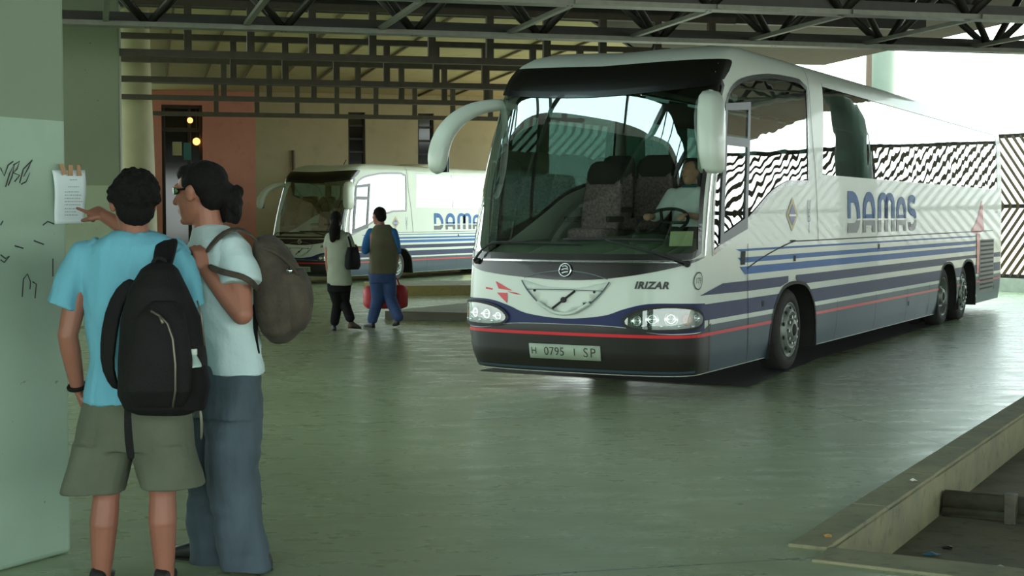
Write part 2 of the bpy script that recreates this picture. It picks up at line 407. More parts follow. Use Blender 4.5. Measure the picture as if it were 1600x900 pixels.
# scribbles in black marker on the pillar face (face runs along U, faces -L)
M_ink = mat('marker_ink', (38, 42, 40), .6)
def face_pt(t, z, off=.003): return C0 - U * t - L * off + Vector((0, 0, z))
def px_face(px, py):
    d = at(px, py, 1) - Vector((0, 0, EYE)); n = L; t = (C0 - Vector((0, 0, EYE))).dot(n) / d.dot(n); p = Vector((0, 0, EYE)) + d * t
    return (-(p - C0).dot(U), p.z)
m = MB()
strokes = [[(0, 262), (6, 275), (12, 258), (20, 252)], [(8, 292), (14, 272), (22, 256), (18, 276), (12, 290)], [(20, 258), (30, 252), (26, 264), (20, 270), (30, 274), (22, 284)],
           [(30, 286), (36, 264), (50, 250), (44, 262), (36, 276), (46, 270), (40, 284), (32, 288)], [(4, 345), (0, 352)], [(0, 398), (8, 404), (14, 400), (6, 410), (0, 406)],
           [(34, 464), (36, 436), (42, 428), (47, 440), (46, 452)], [(54, 466), (56, 444), (50, 440)], [(82, 404), (82, 432)], [(22, 384), (36, 388)], [(52, 376), (68, 382)], [(66, 352), (74, 346), (84, 350)]]
for st in strokes:
    pts = [px_face(*p) for p in st]
    for q in ribbon(pts, .007): m.add([face_pt(*v) for v in q], [(0, 1, 2, 3)])
m.build('graffiti', M_ink, e, world=True, kind='structure', label='black marker scribbles')

# ---- further pillars on the same side
def pillar_far(corner, w, zline_m, label):
    e = empty('pillar', corner, kind='structure', label=label)
    m = MB(); m.prism([(p.x, p.y) for p in (corner, corner + RN * w, corner + RN * w - R * w, corner - R * w)], 0, 5.4)
    m.build('shaft', zline_m, e, world=True, bevel=.03, seg=3, kind='structure')
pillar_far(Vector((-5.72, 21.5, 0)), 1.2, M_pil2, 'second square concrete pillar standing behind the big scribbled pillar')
m = MB(); cx = Vector((-8.05, 31.2, 0))
prof = [(.50, 0), (.49, 1.5), (.47, 2.2), (.44, 3.4), (.40, 4.6), (.38, 6.0)]
m.lathe(prof, 40, Matrix.Translation(cx) @ Matrix.Rotation(PI / 2, 4, 'X'))
m.build('pillar', mat('cream_column', (150, 146, 112), .6, 0, .1, 2), smooth=True, kind='structure', label='round cream column tapering upward beside the red wall')

# ---- far wall with red entrance bay, door and slot windows
M_wall = concrete('ochre_render', (158, 147, 116), (170, 158, 124), .85, .6, (138, 126, 100), .4)
M_red = concrete('red_render', (186, 126, 108), (198, 136, 118), .85, .8, (160, 104, 90), .4)
M_darkglass = mat('dark_window_glass', (20, 18, 14), .08, 0, .1, 3, spec=.6)
M_frame = mat('dark_bronze_frame', (44, 38, 28), .5)
W0 = Vector((-12.6, 51.0, -.2))                                     # left end of the wall; it runs along R
def wall_u(px, py):
    d = at(px, py, 1) - Vector((0, 0, EYE)); t = (W0 - Vector((0, 0, EYE))).dot(RN) / d.dot(RN); p = Vector((0, 0, EYE)) + d * t
    return ((p - W0).dot(R), p.z)
WL = wall_u(858, 300)[0]
def wall_rect(u0, u1, z0, z1, off=0): return [W0 + R * u + RN * off + Vector((0, 0, z - W0.z)) for u, z in ((u0, z0), (u1, z0), (u1, z1), (u0, z1))]
holes = []
dx0, dtop = wall_u(252, 163); dx1, _ = wall_u(316, 163); red1 = wall_u(400, 300)[0]
s0, st_ = wall_u(544, 175); s1, sb = wall_u(571, 258); q0, qt = wall_u(653, 177); q1, qb = wall_u(678, 262)
TOPZ = 6.05
def wall_piece(name, u0, u1, holes, m_, label):
    us = sorted({u0, u1, *[h[0] for h in holes], *[h[1] for h in holes]}); zs = sorted({-.2, TOPZ, *[h[2] for h in holes], *[h[3] for h in holes]})
    m = MB()
    for i in range(len(us) - 1):
        for j in range(len(zs) - 1):
            uc, zc = (us[i] + us[i + 1]) / 2, (zs[j] + zs[j + 1]) / 2
            if any(h[0] < uc < h[1] and h[2] < zc < h[3] for h in holes): continue
            m.add(wall_rect(us[i], us[i + 1], zs[j], zs[j + 1]), [(0, 1, 2, 3)])
    for h in holes:                                                 # reveals
        a = wall_rect(h[0], h[1], h[2], h[3]); b_ = wall_rect(h[0], h[1], h[2], h[3], .35)
        for i in range(4): m.add([a[i], a[(i + 1) % 4], b_[(i + 1) % 4], b_[i]], [(0, 1, 2, 3)])
    return m.build(name, m_, kind='structure', label=label)
wall_piece('wall_back_red', 0, red1, [(dx0, dx1, -.2, dtop)], M_red, 'red rendered bay of the back wall around the dark door')
wall_piece('wall_back', red1, WL, [(s0, s1, sb, st_), (q0, q1, qb, qt)], M_wall, 'ochre back wall of the bus hall with slot windows')
m = MB(); m.add([W0 + R * WL + Vector((0, 0, 0)), W0 + R * WL + RN * 8, W0 + R * WL + RN * 8 + Vector((0, 0, 6.25)), W0 + R * WL + Vector((0, 0, 6.25))], [(0, 1, 2, 3)])
m.build('wall_back_end', M_wall, kind='structure')
for nm, (u0, u1, z0, z1), nb, lab in (('window_1', (s0, s1, sb, st_), 4, 'dark slot window in the ochre wall near the red bay'), ('window_2', (q0, q1, qb, qt), 4, 'dark slot window in the ochre wall behind the coach mirror arm')):
    e = empty(nm, wall_rect(u0, u1, z0, z1)[0], kind='structure', label=lab)
    m = MB(); m.add(wall_rect(u0, u1, z0, z1, .3), [(0, 1, 2, 3)]); m.build('pane', M_darkglass, e, world=True, kind='structure')
    m = MB()
    for k in range(nb + 1):
        z = z0 + (z1 - z0) * k / nb; a = W0 + R * u0 + RN * .22 + Vector((0, 0, z - W0.z)); m.bar(a, a + R * (u1 - u0), .08, .07)
    for u in (u0 + .03, u1 - .03): a = W0 + R * u + RN * .22 + Vector((0, 0, z0 - W0.z)); m.bar(a, a + Vector((0, 0, z1 - z0)), .06, .08)
    m.build('window_frame', M_frame, e, world=True, kind='structure')
e = empty('door_1', wall_rect(dx0, dx1, -.2, dtop)[0], kind='structure', label='tall dark glass door in the red wall bay')
m = MB(); m.add(wall_rect(dx0, dx1, -.2, dtop, .33), [(0, 1, 2, 3)]); m.build('pane', M_darkglass, e, world=True, kind='structure')
m = MB()
dz = wall_u(280, 202)[1]
for u in (dx0 + .06, (dx0 + dx1) / 2 + .25, dx1 - .06): a = W0 + R * u + RN * .25; m.bar(a, a + Vector((0, 0, dtop + .2)), .1, .1)
for z in (dz, dtop - .05): a = W0 + R * dx0 + RN * .25 + Vector((0, 0, z + .2)); m.bar(a, a + R * (dx1 - dx0), .12, .14)
m.build('door_frame', M_frame, e, world=True, kind='structure')
# glowing globes on added cords, standing in for lamp reflections on the dark door
M_glow = emit('lamp_reflection_glow', (255, 170, 90), 2.2)
for (px, py, r, lab) in ((297, 188, .10, 'small warm glowing globe for a lamp reflection under the door head'), (307, 221, .13, 'larger warm glowing globe for a lamp reflection in the dark doorway')):
    d = at(px, py, 1) - Vector((0, 0, EYE)); t = (W0 + RN * .12 - Vector((0, 0, EYE))).dot(RN) / d.dot(RN); p = Vector((0, 0, EYE)) + d * t
    e = empty('lamp_reflection', p, label=lab, category='lamp', group='glowing globes for lamp reflections in the doorway')
    MB().ell(p, (r, r, r)).build('reflection_globe', M_glow, e, True, world=True)
    MB().tube([p + Vector((0, 0, r * .9)), Vector((p.x, p.y, dtop))], .012, 8).build('added_cord', M_frame, e, world=True)
for (px, py, w, h, col, nm, lab) in ((277, 232, .16, .24, (150, 150, 110), 'door_notice', 'small pale notice stuck on the dark door'), (293, 236, .13, .3, (40, 104, 104), 'door_poster', 'small teal poster stuck on the dark door')):
    u0, z0 = wall_u(px, py); m = MB(); c = W0 + R * u0 + RN * .19 + Vector((0, 0, z0 - W0.z))
    m.bar(c - R * w, c + R * w, .01, h * 2); m.build(nm, mat(nm, col, .5), label=lab, category='poster')
# drain pipe by the far coach
u0, z0 = wall_u(458, 235); p = W0 + R * u0 - RN * .1 + Vector((0, 0, 0)); 
MB().tube([p, p + Vector((0, 0, z0 + .2))], .06, 10).build('drain_pipe', mat('brown_pipe', (84, 66, 44), .6), label='thin brown pipe rising on the ochre wall above the far coach', category='pipe')

lw0 = W0 - R * 2.6; m = MB(); m.bar(lw0 + Vector((0, 0, 3.1)), lw0 - RN * 19 + Vector((0, 0, 3.1)), .3, 6.2); m.build('wall_sky_blocker', M_wall, kind='structure', label='added ochre side wall hidden beyond the pillars, keeping open sky off the far coach glass')  # hidden wall added so the far windscreen mirrors ochre instead of open sky
# ---- roof: dark deck near, paler deck beyond, steel trusses
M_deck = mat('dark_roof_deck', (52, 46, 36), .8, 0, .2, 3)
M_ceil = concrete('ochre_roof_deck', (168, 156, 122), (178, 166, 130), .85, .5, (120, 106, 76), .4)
def roof_sheet(name, poly, z, th, m_, label, hole=None):
    o = grid_sheet(name, poly, hole, z, m_, kind='structure', label=label); s = o.modifiers.new('t', 'SOLIDIFY'); s.thickness = th; s.offset = 1; return o
DZ = 5.2
def edge(x): return 35.0 + (x - 7.4) * math.tan(RA)
rdir = Vector((2.7, -6.2)).normalized(); e0 = Vector((7.4, 35.0))
def redge(t): return (e0.x + rdir.x * t, e0.y + rdir.y * t)
def yb(x): return 26.8 + x * math.tan(RA)
deck = [(-16, yb(-16)), (1.5, yb(1.5)), (3.2, edge(3.2)), (e0.x, e0.y), (9.55, 25.9), (29.5, 39.2), (33, -5.7), (-16, -5.7)]
SK_A, SK_W, SK_L = Vector((-5.9, 16.8)), .85, 11.2                  # skylight slot: start, width, length
sk_d = Vector((.725, -.689)); sk_n = Vector((-.689, -.725))
slot = [SK_A, SK_A + sk_n * SK_W, SK_A + sk_n * SK_W + sk_d * SK_L, SK_A + sk_d * SK_L]
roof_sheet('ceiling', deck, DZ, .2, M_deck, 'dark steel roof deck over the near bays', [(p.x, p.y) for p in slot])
m = MB()
for k in (2, 5, 8, 9, 12, 15, 16, 18):            # bars across the skylight
    p = SK_A + sk_d * (SK_L * k / 20); q = p + sk_n * SK_W; m.bar((p.x, p.y, DZ + .1), (q.x, q.y, DZ + .1), .05, .12)
m.build('skylight_bars', M_deck, kind='structure', label='bars across the roof skylight')
cz = 6.0
cpoly = [(-16, yb(-16) + .05), (1.5, yb(1.5) + .05), (3.2, edge(3.2) + .05), (4.6, edge(4.6) + .05), (4.2, 60), (-16, 60)]  # unseen right edge shaped to shade the far coach yet light the wall
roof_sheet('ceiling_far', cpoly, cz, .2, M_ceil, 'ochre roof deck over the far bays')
m = MB(); fz = [Vector((x, y, DZ + .5)) for x, y in ((-16, yb(-16)), (1.5, yb(1.5)), (3.2, edge(3.2)), (4.6, edge(4.6)))]
for i in range(3): m.bar(fz[i], fz[i + 1], .12, 1.0)
m.build('trim_roof_step', M_deck, kind='structure', label='dark fascia where the roof steps up')
# ribs of the far deck
m = MB()
for k in range(16):
    x = -15 + k * 1.15; a = Vector((x, yb(x) + (.3 if x < 1 else 8), cz - .03)); m.bar(a, a + RN * 22, .05, .06)
m.build('ceiling_ribs', mat('rib_brown', (104, 88, 58), .8), kind='structure', label='thin ribs under the ochre roof deck')

M_steel = mat('brown_steel', (66, 58, 42), .6, .2, .2, 8)
M_steel_d = mat('dark_steel', (46, 42, 34), .5, .2, .2, 8)
M_steel_l = mat('grey_flange', (112, 112, 100), .45, .4, .15, 8)
ZB, ZT = 4.02, 4.77
def ladder_truss(Y0, x_first, pitch, x0, x1, label):
    """Vierendeel girder along R through (x=-7, Y0)"""
    def p(x, z): return Vector((x, Y0 + (x + 7) * math.tan(RA), z))
    e = empty('roof_truss', p(x0, ZB), kind='structure', label=label, group='ladder trusses under the far roof')
    MB().bar(p(x0, ZB), p(x1, ZB), .14, .1).build('bottom_chord', M_steel, e, world=True, kind='structure')
    MB().bar(p(x0, ZT), p(x1, ZT), .14, .1).build('top_chord', M_steel, e, world=True, kind='structure')
    me = None; x = x_first
    while x < x1:
        if x > x0:
            if me is None:
                first = MB().bar((0, 0, ZB), (0, 0, ZT), .11, .11).build('post', M_steel, None, kind='structure')
                me = first.data; o = first
            else: o = first.copy(); COL.objects.link(o)
            o.parent = e; o.matrix_parent_inverse = inv_world(e); o.location = p(x, 0); o.rotation_euler = (0, 0, RA)
        x += pitch
def xw(px, Y0):                                                     # where a pixel column meets the truss line
    k = (px - 800) / FPX; return k * (Y0 + 7 * math.tan(RA)) / (1 - k * math.tan(RA))
ladder_truss(22.2 - .9, xw(297, 21.3), .89, -6.6, 3.6, 'lowest hung ladder truss in front of three others')
ladder_truss(26.7 - 1.0, xw(367, 25.7), .89, -8.6, 3.0, 'ladder truss, second of four going back')
ladder_truss(31.0 - 1.2, xw(352, 29.8), .89, -9.8, 2.4, 'ladder truss, third of four going back')
ladder_truss(36.0 - 1.3, xw(340, 34.7), .92, -11.5, 1.8, 'ladder truss closest to the ochre wall')

def web_truss(Y1, X1, zb, zt, x0, x1, label):
    def p(x, z, o=0): return Vector((x, Y1 + (x - X1) * math.tan(RA), z)) + RN * o
    e = empty('roof_truss', p(x0, zb), kind='structure', label=label, group='deep triangular trusses')
    MB().bar(p(x0, zb), p(x1, zb), .24, .06).build('bottom_chord', M_steel_l, e, world=True, kind='structure')
    MB().bar(p(x0, zb + .09), p(x1, zb + .09), .08, .12).build('chord_web', M_steel_d, e, world=True, kind='structure')
    for o in (-.5, .5):
        MB().bar(p(x0, zt, o), p(x1, zt, o), .16, .18).build('top_chord', M_steel_d, e, world=True, kind='structure')
    x = x0; k = 0; st = .84 * math.cos(RA); proto = {}
    while x < x1 - st:
        for o in (-.5, .5):
            key = (k % 2, o)
            a = p(x, zb if k % 2 == 0 else zt, 0 if k % 2 == 0 else o); b_ = p(x + st, zt if k % 2 == 0 else zb, o if k % 2 == 0 else 0)
            if key not in proto:
                proto[key] = (MB().tube([a, b_], .05, 8).build('diagonal', M_steel_d, e, True, world=True, kind='structure'), x)
            else:
                src, xs = proto[key]; d = src.copy(); COL.objects.link(d); d.location = Vector((x - xs, (x - xs) * math.tan(RA), 0))
        x += st; k += 1
    return p
pa = web_truss(17.1, 1.87, ZB + .02, 4.95, -7.5, 13, 'deep dark truss overhead in front of the far one')
pb = web_truss(20.06, 2.2, ZB - .02, 4.95, -7.8, 13, 'deep dark truss overhead behind the first one')
# flat bracing bars between the two deep trusses
xb = 1.61; proto = None
e = empty('ceiling_bracing', pb(xb, ZB), kind='structure', label='grey bracing bars between the two deep trusses')
for k in range(-5, 7):
    x = xb + k * 1.66; a = pb(x, ZB + .02); b_ = a - RN * 2.95 + R * .1
    if proto is None: proto = MB().bar(a, b_, .07, .05).build('bracing_bar', M_steel_l, e, world=True, kind='structure'); xp = x
    else:
        o = proto.copy(); COL.objects.link(o); o.location = R * ((x - xp) / math.cos(RA))
# dark purlins under the deck
m = MB()
for k in range(11):
    y = 2.5 + k * 2.3
    a = Vector((-14, y + (-14 - 2) * math.tan(RA), DZ - .1)); b_ = Vector((7.5, y + 5.5 * math.tan(RA), DZ - .1)); m.bar(a, b_, .12, .2)
m.build('ceiling_purlins', M_steel_d, kind='structure', label='dark purlins under the roof deck')

# ---- far column and post at the open side
d35 = at(1379, 150, 37.5)
m = MB(); m.lathe([(.29, 0), (.29, 6.5)], 32, Matrix.Translation((d35.x, 37.5, -.2)) @ Matrix.Rotation(PI / 2, 4, 'X'))
m.build('pillar', mat('white_column', (122, 130, 118), .6, 0, .06, 2), smooth=True, kind='structure', label='round pale column beyond the coach roof at the open side')
d36 = at(1357, 150, 36.2)
m = MB(); m.bar((d36.x, 36.2, 0), (d36.x, 36.2, 6.3), .12, .12, (0, 1, 0)); m.build('post', mat('rust_brown_post', (92, 70, 56), .6), kind='structure', label='thin brown steel post next to the pale round column')

m = MB(); m.lathe([(.33, 0), (.33, DZ + .1)], 32, Matrix.Translation((12.4, 26.0, 0)) @ Matrix.Rotation(PI / 2, 4, 'X'))
m.build('pillar', mat('grey_green_column', (96, 112, 100), .6, 0, .06, 2), smooth=True, kind='structure', label='round grey green column by the slatted fence')
# ---- slatted fence along the open side
M_fence = mat('weathered_fence', (92, 74, 58), .7, 0, .25, 5)
F0 = Vector((10.88, 31.7, 0)); FD = Vector((.54, -.84, 0)).normalized(); FNn = Vector((FD.y, -FD.x, 0))
e = empty('slatted_fence', F0 - FD * 3.0, label='tall brown fence of slanted slats standing behind the coach tail', category='fence')
def fp(t, z, o=0): return F0 + FD * t + FNn * o + Vector((0, 0, z))
T0, T1 = -2.6, 27.0; z0, zm, z1 = .32, 1.84, 3.36
for nm, (za, zb_), s in (('upper_slats', (zm, z1), -1), ('lower_slats', (z0, zm), 1)):
    m = MB(); t = T0 - 1.5; w = zb_ - za
    while t < T1:
        a, b_ = [t, za], [t + w * .8, zb_]
        if s < 0: a, b_ = [t + w * .8, za], [t, zb_]
        lo, hi = max(min(a[0], b_[0]), T0), min(max(a[0], b_[0]), T1)
        def zz(tt): return a[1] + (b_[1] - a[1]) * (tt - a[0]) / (b_[0] - a[0])
        if hi > lo: m.bar(fp(lo, zz(lo), .03), fp(hi, zz(hi), .03), .03, .062)
        t += .2
    m.build(nm, M_fence, e, world=True)
for z in (z0, zm, z1): MB().bar(fp(T0, z), fp(T1, z), .06, .09).build('rail', M_steel_d, e, world=True)
t = T0
while t <= T1 + .1:
    MB().bar(fp(t, 0, -.05), fp(t, z1 + .05, -.05), .1, .1).build('fence_post', M_steel_d, e, world=True); t += 3.7
# plinth under the fence and the sunlit ground outside
m = MB(); m.bar(fp(T0 - 8, .14, 0), fp(T1 + 2, .14, 0), .3, .28); m.build('fence_plinth', mat('white_plinth', (205, 208, 202), .7), kind='structure', label='white painted plinth under the slatted fence')
M_earth = concrete('dry_earth', (178, 152, 126), (196, 170, 142), .9, .8, (160, 128, 104), .5)
gp = [fp(T0 - 30, .01, .4 * -1), fp(T1 + 20, .01, -.4), fp(T1 + 20, .01, -.4) + Vector((60, 30, 0)), fp(T0 - 30, .01, -.4) + Vector((60, 40, 0))]
m = MB(); m.add(gp, [(0, 1, 2, 3)]); m.build('ground_outside', M_earth, kind='structure', label='dry sunlit ground outside the fence')

# ---- notice taped on the pillar corner
e = empty('paper_notice', face_pt(0, 1.55), label='white printed sheet taped with brown tape to the scribbled pillar edge', category='notice')
M_paper = mat('notice_paper', (212, 222, 224), .7, 0, .03, 4); M_tape = mat('brown_tape', (150, 112, 72), .4)
def ppt(px, py, off=.012):
    t, z = px_face(px, py); return face_pt(t, z, off)
nx, ny = 8, 14; vs = []; fs = []
for j in range(ny + 1):
    for i in range(nx + 1):
        fx, fy = i / nx, j / ny
        px = (79 + 6 * fy) * (1 - fx) + (130 - 0 * fy) * fx; py = (266 + 0 * fx) * (1 - fy) + (350 - 1 * fx) * fy
        vs.append(ppt(px, py, .010 + .012 * math.sin(fx * 3.1) * fy + .008 * math.sin(fy * 5)))
for j in range(ny):
    for i in range(nx): a = j * (nx + 1) + i; fs.append((a, a + 1, a + nx + 2, a + nx + 1))
me = bpy.data.meshes.new('sheet'); me.from_pydata(vs, [], fs); o = link('sheet', me, M_paper, e, True, True); s = o.modifiers.new('t', 'SOLIDIFY'); s.thickness = .001
r = random.Random(5); M_print = mat('grey_print', (120, 126, 130), .7)
lines = [(101, 112, 281), (98, 114, 292)] + [(93, 93 + r.uniform(14, 26), y) for y in (300, 305, 310, 315, 320, 326, 331, 336)]
for (xa, xb_, y) in lines:
    x = xa; m = MB()
    while x < xb_:
        w = r.uniform(1.2, 3.5); m.add([ppt(x, y - .5, .034), ppt(x + w, y - .5, .034), ppt(x + w, y + .5, .034), ppt(x, y + .5, .034)], [(0, 1, 2, 3)]); x += w + 1
    m.build('printed_text', M_print, e, world=True)
for q in ([(85, 256), (92, 256), (98, 272), (91, 274)], [(100, 258), (107, 258), (107, 275), (100, 275)], [(113, 258), (118, 258), (121, 275), (114, 275)]):
    MB().add([ppt(x, y, .030) for x, y in q] + [ppt(x, y, .026) for x, y in q], [(0, 1, 2, 3), (7, 6, 5, 4), (0, 4, 5, 1), (1, 5, 6, 2), (2, 6, 7, 3), (3, 7, 4, 0)]).build('tape', M_tape, e, world=True, label='brown adhesive tape')

# ================================================================== LIGHT
w = bpy.data.worlds.new('sky'); scene.world = w; w.use_nodes = True; t = w.node_tree; t.nodes.clear()
bg = t.nodes.new('ShaderNodeBackground'); ou = t.nodes.new('ShaderNodeOutputWorld'); t.links.new(bg.outputs[0], ou.inputs[0])
tc = t.nodes.new('ShaderNodeTexCoord'); sx = t.nodes.new('ShaderNodeSeparateXYZ'); t.links.new(tc.outputs['Generated'], sx.inputs[0])
rp = t.nodes.new('ShaderNodeValToRGB'); t.links.new(sx.outputs[2], rp.inputs[0])
els = rp.color_ramp.elements; els[0].position = 0; els[0].color = (.90, 1.0, .95, 1); els[1].position = .6; els[1].color = (.60, .90, .90, 1)
t.links.new(rp.outputs[0], bg.inputs[0]); bg.inputs[1].default_value = 3.6
sun_d = bpy.data.lights.new('sun', 'SUN'); sun_d.energy = 3.0; sun_d.angle = .008; sun_d.color = (1, .93, .8)
sun = bpy.data.objects.new('sun', sun_d); COL.objects.link(sun)
sv = Vector((.95, .30, 1.0)).normalized()                            # towards the sun
sun.rotation_euler = sv.to_track_quat('Z', 'Y').to_euler(); sun.location = sv * 60
vs_ = scene.view_settings; vs_.view_transform = 'Standard'; vs_.look = 'None'; vs_.gamma = 1; vs_.use_curve_mapping = False; vs_.exposure = .55
scene.cycles.max_bounces = 10; scene.cycles.transparent_max_bounces = 24; scene.cycles.diffuse_bounces = 5; scene.cycles.glossy_bounces = 5
scene.cycles.use_denoising = True; scene.cycles.caustics_reflective = False; scene.cycles.caustics_refractive = False; scene.cycles.sample_clamp_indirect = 6

# ================================================================== COACH SURFACE

HW=1.16; FA=0.45; NN=3.0; LEN=15.0; RC=0.35
# plan outline table (half, y>=0)
def _outline():
    pts=[]
    t=np.linspace(0,1,400)
    y=HW*np.sin(t*np.pi/2)
    x=FA*(1-(np.maximum(0,1-(y/HW)**NN))**(1/NN))
    pts=list(zip(x,y))
    for xx in np.linspace(FA,LEN-RC,300)[1:]: pts.append((xx,HW))
    for a in np.linspace(0,np.pi/2,20)[1:]: pts.append((LEN-RC+RC*np.sin(a),HW-RC+RC*np.cos(a)))
    for yy in np.linspace(HW-RC,0,20)[1:]: pts.append((LEN,yy))
    p=np.array(pts); s=np.concatenate([[0],np.cumsum(np.hypot(*np.diff(p,axis=0).T))])
    return s,p
OS,OP=_outline()
SMAX=OS[-1]
def s_of_y(y): return np.sign(y)*np.interp(abs(y),OP[:400,1],OS[:400])
def s_of_x(x): return np.interp(x,OP[399:700,0],OS[399:700])   # side
# vertical profile by v: z, inset
PV=np.array([[.2,.20,.05],[.35,.35,.015],[.6,.6,0],[1.3,1.3,0],[2.1,2.1,.01],[2.6,2.6,.03],[2.85,2.85,.045],[3.0,3.0,.06],[3.1,3.1,.075],[3.2,3.195,.11],[3.3,3.262,.19],[3.45,3.285,.34],[3.7,3.28,.60],[4.0,3.275,.88],[4.24,3.27,1.16]])
RK=np.array([[.2,.10],[.35,.03],[.6,0],[1.0,.02],[1.27,.06],[1.8,.21],[2.3,.385],[2.75,.56],[2.9,.63],[3.0,.72],[3.1,.86],[3.2,1.05],[3.3,1.3],[3.45,1.6],[3.7,1.95],[4.24,2.7]])
VMAX=4.24
def _smooth(tab,col):
    vv=np.linspace(.2,VMAX,300); f=np.interp(vv,tab[:,0],tab[:,col]); k=np.ones(9)/9
    g=np.convolve(np.pad(f,4,mode='edge'),k,mode='valid'); g[0]=f[0]; g[-1]=f[-1]; return vv,g
_Z=_smooth(PV,1); _I=_smooth(PV,2); _R=_smooth(RK,1)
def SP_(s,v):
    s=np.asarray(s,float); v=np.asarray(v,float)
    sa=np.abs(s); x0=np.interp(sa,OS,OP[:,0]); y0=np.interp(sa,OS,OP[:,1])*np.sign(s)
    z=np.interp(v,*_Z); i=np.interp(v,*_I); rk=np.interp(v,*_R)
    t=np.clip((x0-.1)/(3.8-.1),0,1); w=1-t*t*(3-2*t)
    tr=np.clip((x0-13.5)/1.5,0,1)
    x=x0+rk*w-np.clip(v-2.4,0,9)*.10*tr*tr
    fc=np.clip(1-sa/1.5,0,1); z=z-.055*fc*np.clip((v-2.9)/.3,0,1)
    y=y0*(1-i/HW)
    return np.stack([x,y,z],-1)
HALF = SMAX
def spos(s, v, off=0.0):
    s = np.asarray(s, float); v = np.asarray(v, float); h = .012
    p = SP_(s, v); a = SP_(s + h, v) - SP_(s - h, v); b = SP_(s, np.minimum(v + h, VMAX)) - SP_(s, np.maximum(v - h, .2))
    n = np.cross(b, a); n /= (np.linalg.norm(n, axis=-1, keepdims=True) + 1e-12)
    c = np.array([LEN / 2, 0, 1.2]); fl = np.sign(((p - c) * np.array([.05, 1, .6]) * n).sum(-1, keepdims=True)); 
    return p + n * off, n
def resample(poly, d):
    out = []; n = len(poly)
    for i in range(n):
        a, b = np.array(poly[i], float), np.array(poly[(i + 1) % n], float); k = max(1, int(math.ceil(np.hypot(*(b - a)) / d)))
        out += [tuple(a + (b - a) * j / k) for j in range(k)]
    return out
def smooth_poly(pts, n=6, closed=True):
    """Catmull-Rom through the points"""
    out = []; m = len(pts)
    for i in range(m if closed else m - 1):
        p0, p1, p2, p3 = [np.array(pts[(i + k) % m] if closed else pts[min(max(i + k, 0), m - 1)], float) for k in (-1, 0, 1, 2)]
        for j in range(n):
            t = j / n; out.append(tuple(.5 * ((2 * p1) + (-p0 + p2) * t + (2 * p0 - 5 * p1 + 4 * p2 - p3) * t * t + (-p0 + 3 * p1 - 3 * p2 + p3) * t ** 3)))
    if not closed: out.append(tuple(pts[-1]))
    return out
def inside_np(x, y, poly):
    r = np.zeros(x.shape, bool); n = len(poly)
    for i in range(n):
        x1, y1 = poly[i]; x2, y2 = poly[(i + 1) % n]
        if y1 == y2: continue
        r ^= ((y1 > y) != (y2 > y)) & (x < (x2 - x1) * (y - y1) / (y2 - y1) + x1)
    return r
def patch(name, outer, m_, parent, off=0.0, holes=(), ds=.12, dv=.08, edge_d=.06, thick=0, **kw):
    """the part of the coach skin inside an outline given in (length along the skin, height)"""
    outer = resample(outer, edge_d); holes = [resample(h, edge_d) for h in holes]
    vs = []; ed = []
    for lp in [outer] + holes:
        b = len(vs); vs += lp; ed += [(b + i, b + (i + 1) % len(lp)) for i in range(len(lp))]
    o = np.array(outer); s0, v0 = o.min(0); s1, v1 = o.max(0)
    gs, gv = np.meshgrid(np.arange(s0 + ds / 2, s1, ds), np.arange(v0 + dv / 2, v1, dv)); gs = gs.ravel(); gv = gv.ravel()
    ok = inside_np(gs, gv, outer)
    for h in holes: ok &= ~inside_np(gs, gv, h)
    nb = len(vs); B_ = np.array(vs)
    gs, gv = gs[ok], gv[ok]
    if len(gs):
        keep = np.ones(len(gs), bool)
        for i in range(0, len(gs), 500):
            d = np.hypot(gs[i:i + 500, None] - B_[None, :, 0], gv[i:i + 500, None] - B_[None, :, 1]).min(1); keep[i:i + 500] = d > edge_d * .45
        vs = vs + list(zip(gs[keep], gv[keep]))
    V, E_, F, *_ = delaunay_2d_cdt([Vector((float(a), float(b))) for a, b in vs], ed, [], 0, 1e-7)
    V = np.array([(v.x, v.y) for v in V]); F = np.array([f[:3] for f in F]); c = V[F].mean(1)
    ok = inside_np(c[:, 0], c[:, 1], outer)
    for h in holes: ok &= ~inside_np(c[:, 0], c[:, 1], h)
    F = F[ok]; p, n = spos(V[:, 0], V[:, 1], off)
    # wind faces along the outward normal
    fn = np.cross(p[F[:, 1]] - p[F[:, 0]], p[F[:, 2]] - p[F[:, 0]]); flip = (fn * n[F[:, 0]]).sum(1) < 0
    F[flip] = F[flip][:, ::-1]
    me = bpy.data.meshes.new(name); me.from_pydata(p.tolist(), [], F.tolist()); me.shade_smooth()
    me.normals_split_custom_set_from_vertices([tuple(x) for x in n]); 
    ob = link(name, me, m_, parent, **kw)
    if thick: t = ob.modifiers.new('t', 'SOLIDIFY'); t.thickness = thick; t.offset = -1
    return ob
def decal(name, polys, m_, parent, off=.006, fs=None, **kw):
    """flat 2-D polygons (or text vertices with faces) laid on the skin"""
    if fs is None:
        vs = []; fs = []
        for q in polys: b = len(vs); vs += [tuple(x) for x in q]; fs.append(tuple(range(b, b + len(q))))
    else: vs = polys
    a = np.array(vs); p, n = spos(a[:, 0], a[:, 1], off)
    F = []
    for f in fs:
        q = p[list(f)]; fn = np.zeros(3)
        for i in range(len(f)): fn += np.cross(q[i], q[(i + 1) % len(f)])
        F.append(f if fn @ n[f[0]] > 0 else tuple(reversed(f)))
    me = bpy.data.meshes.new(name); me.from_pydata(p.tolist(), [], F); return link(name, me, m_, parent, **kw)
def band(edge, w): return [(a, b) for a, b in edge]
def strip(pts_top, pts_bot): return list(pts_top) + list(reversed(pts_bot))
def mir(poly): return [(-a, b) for a, b in reversed(poly)]
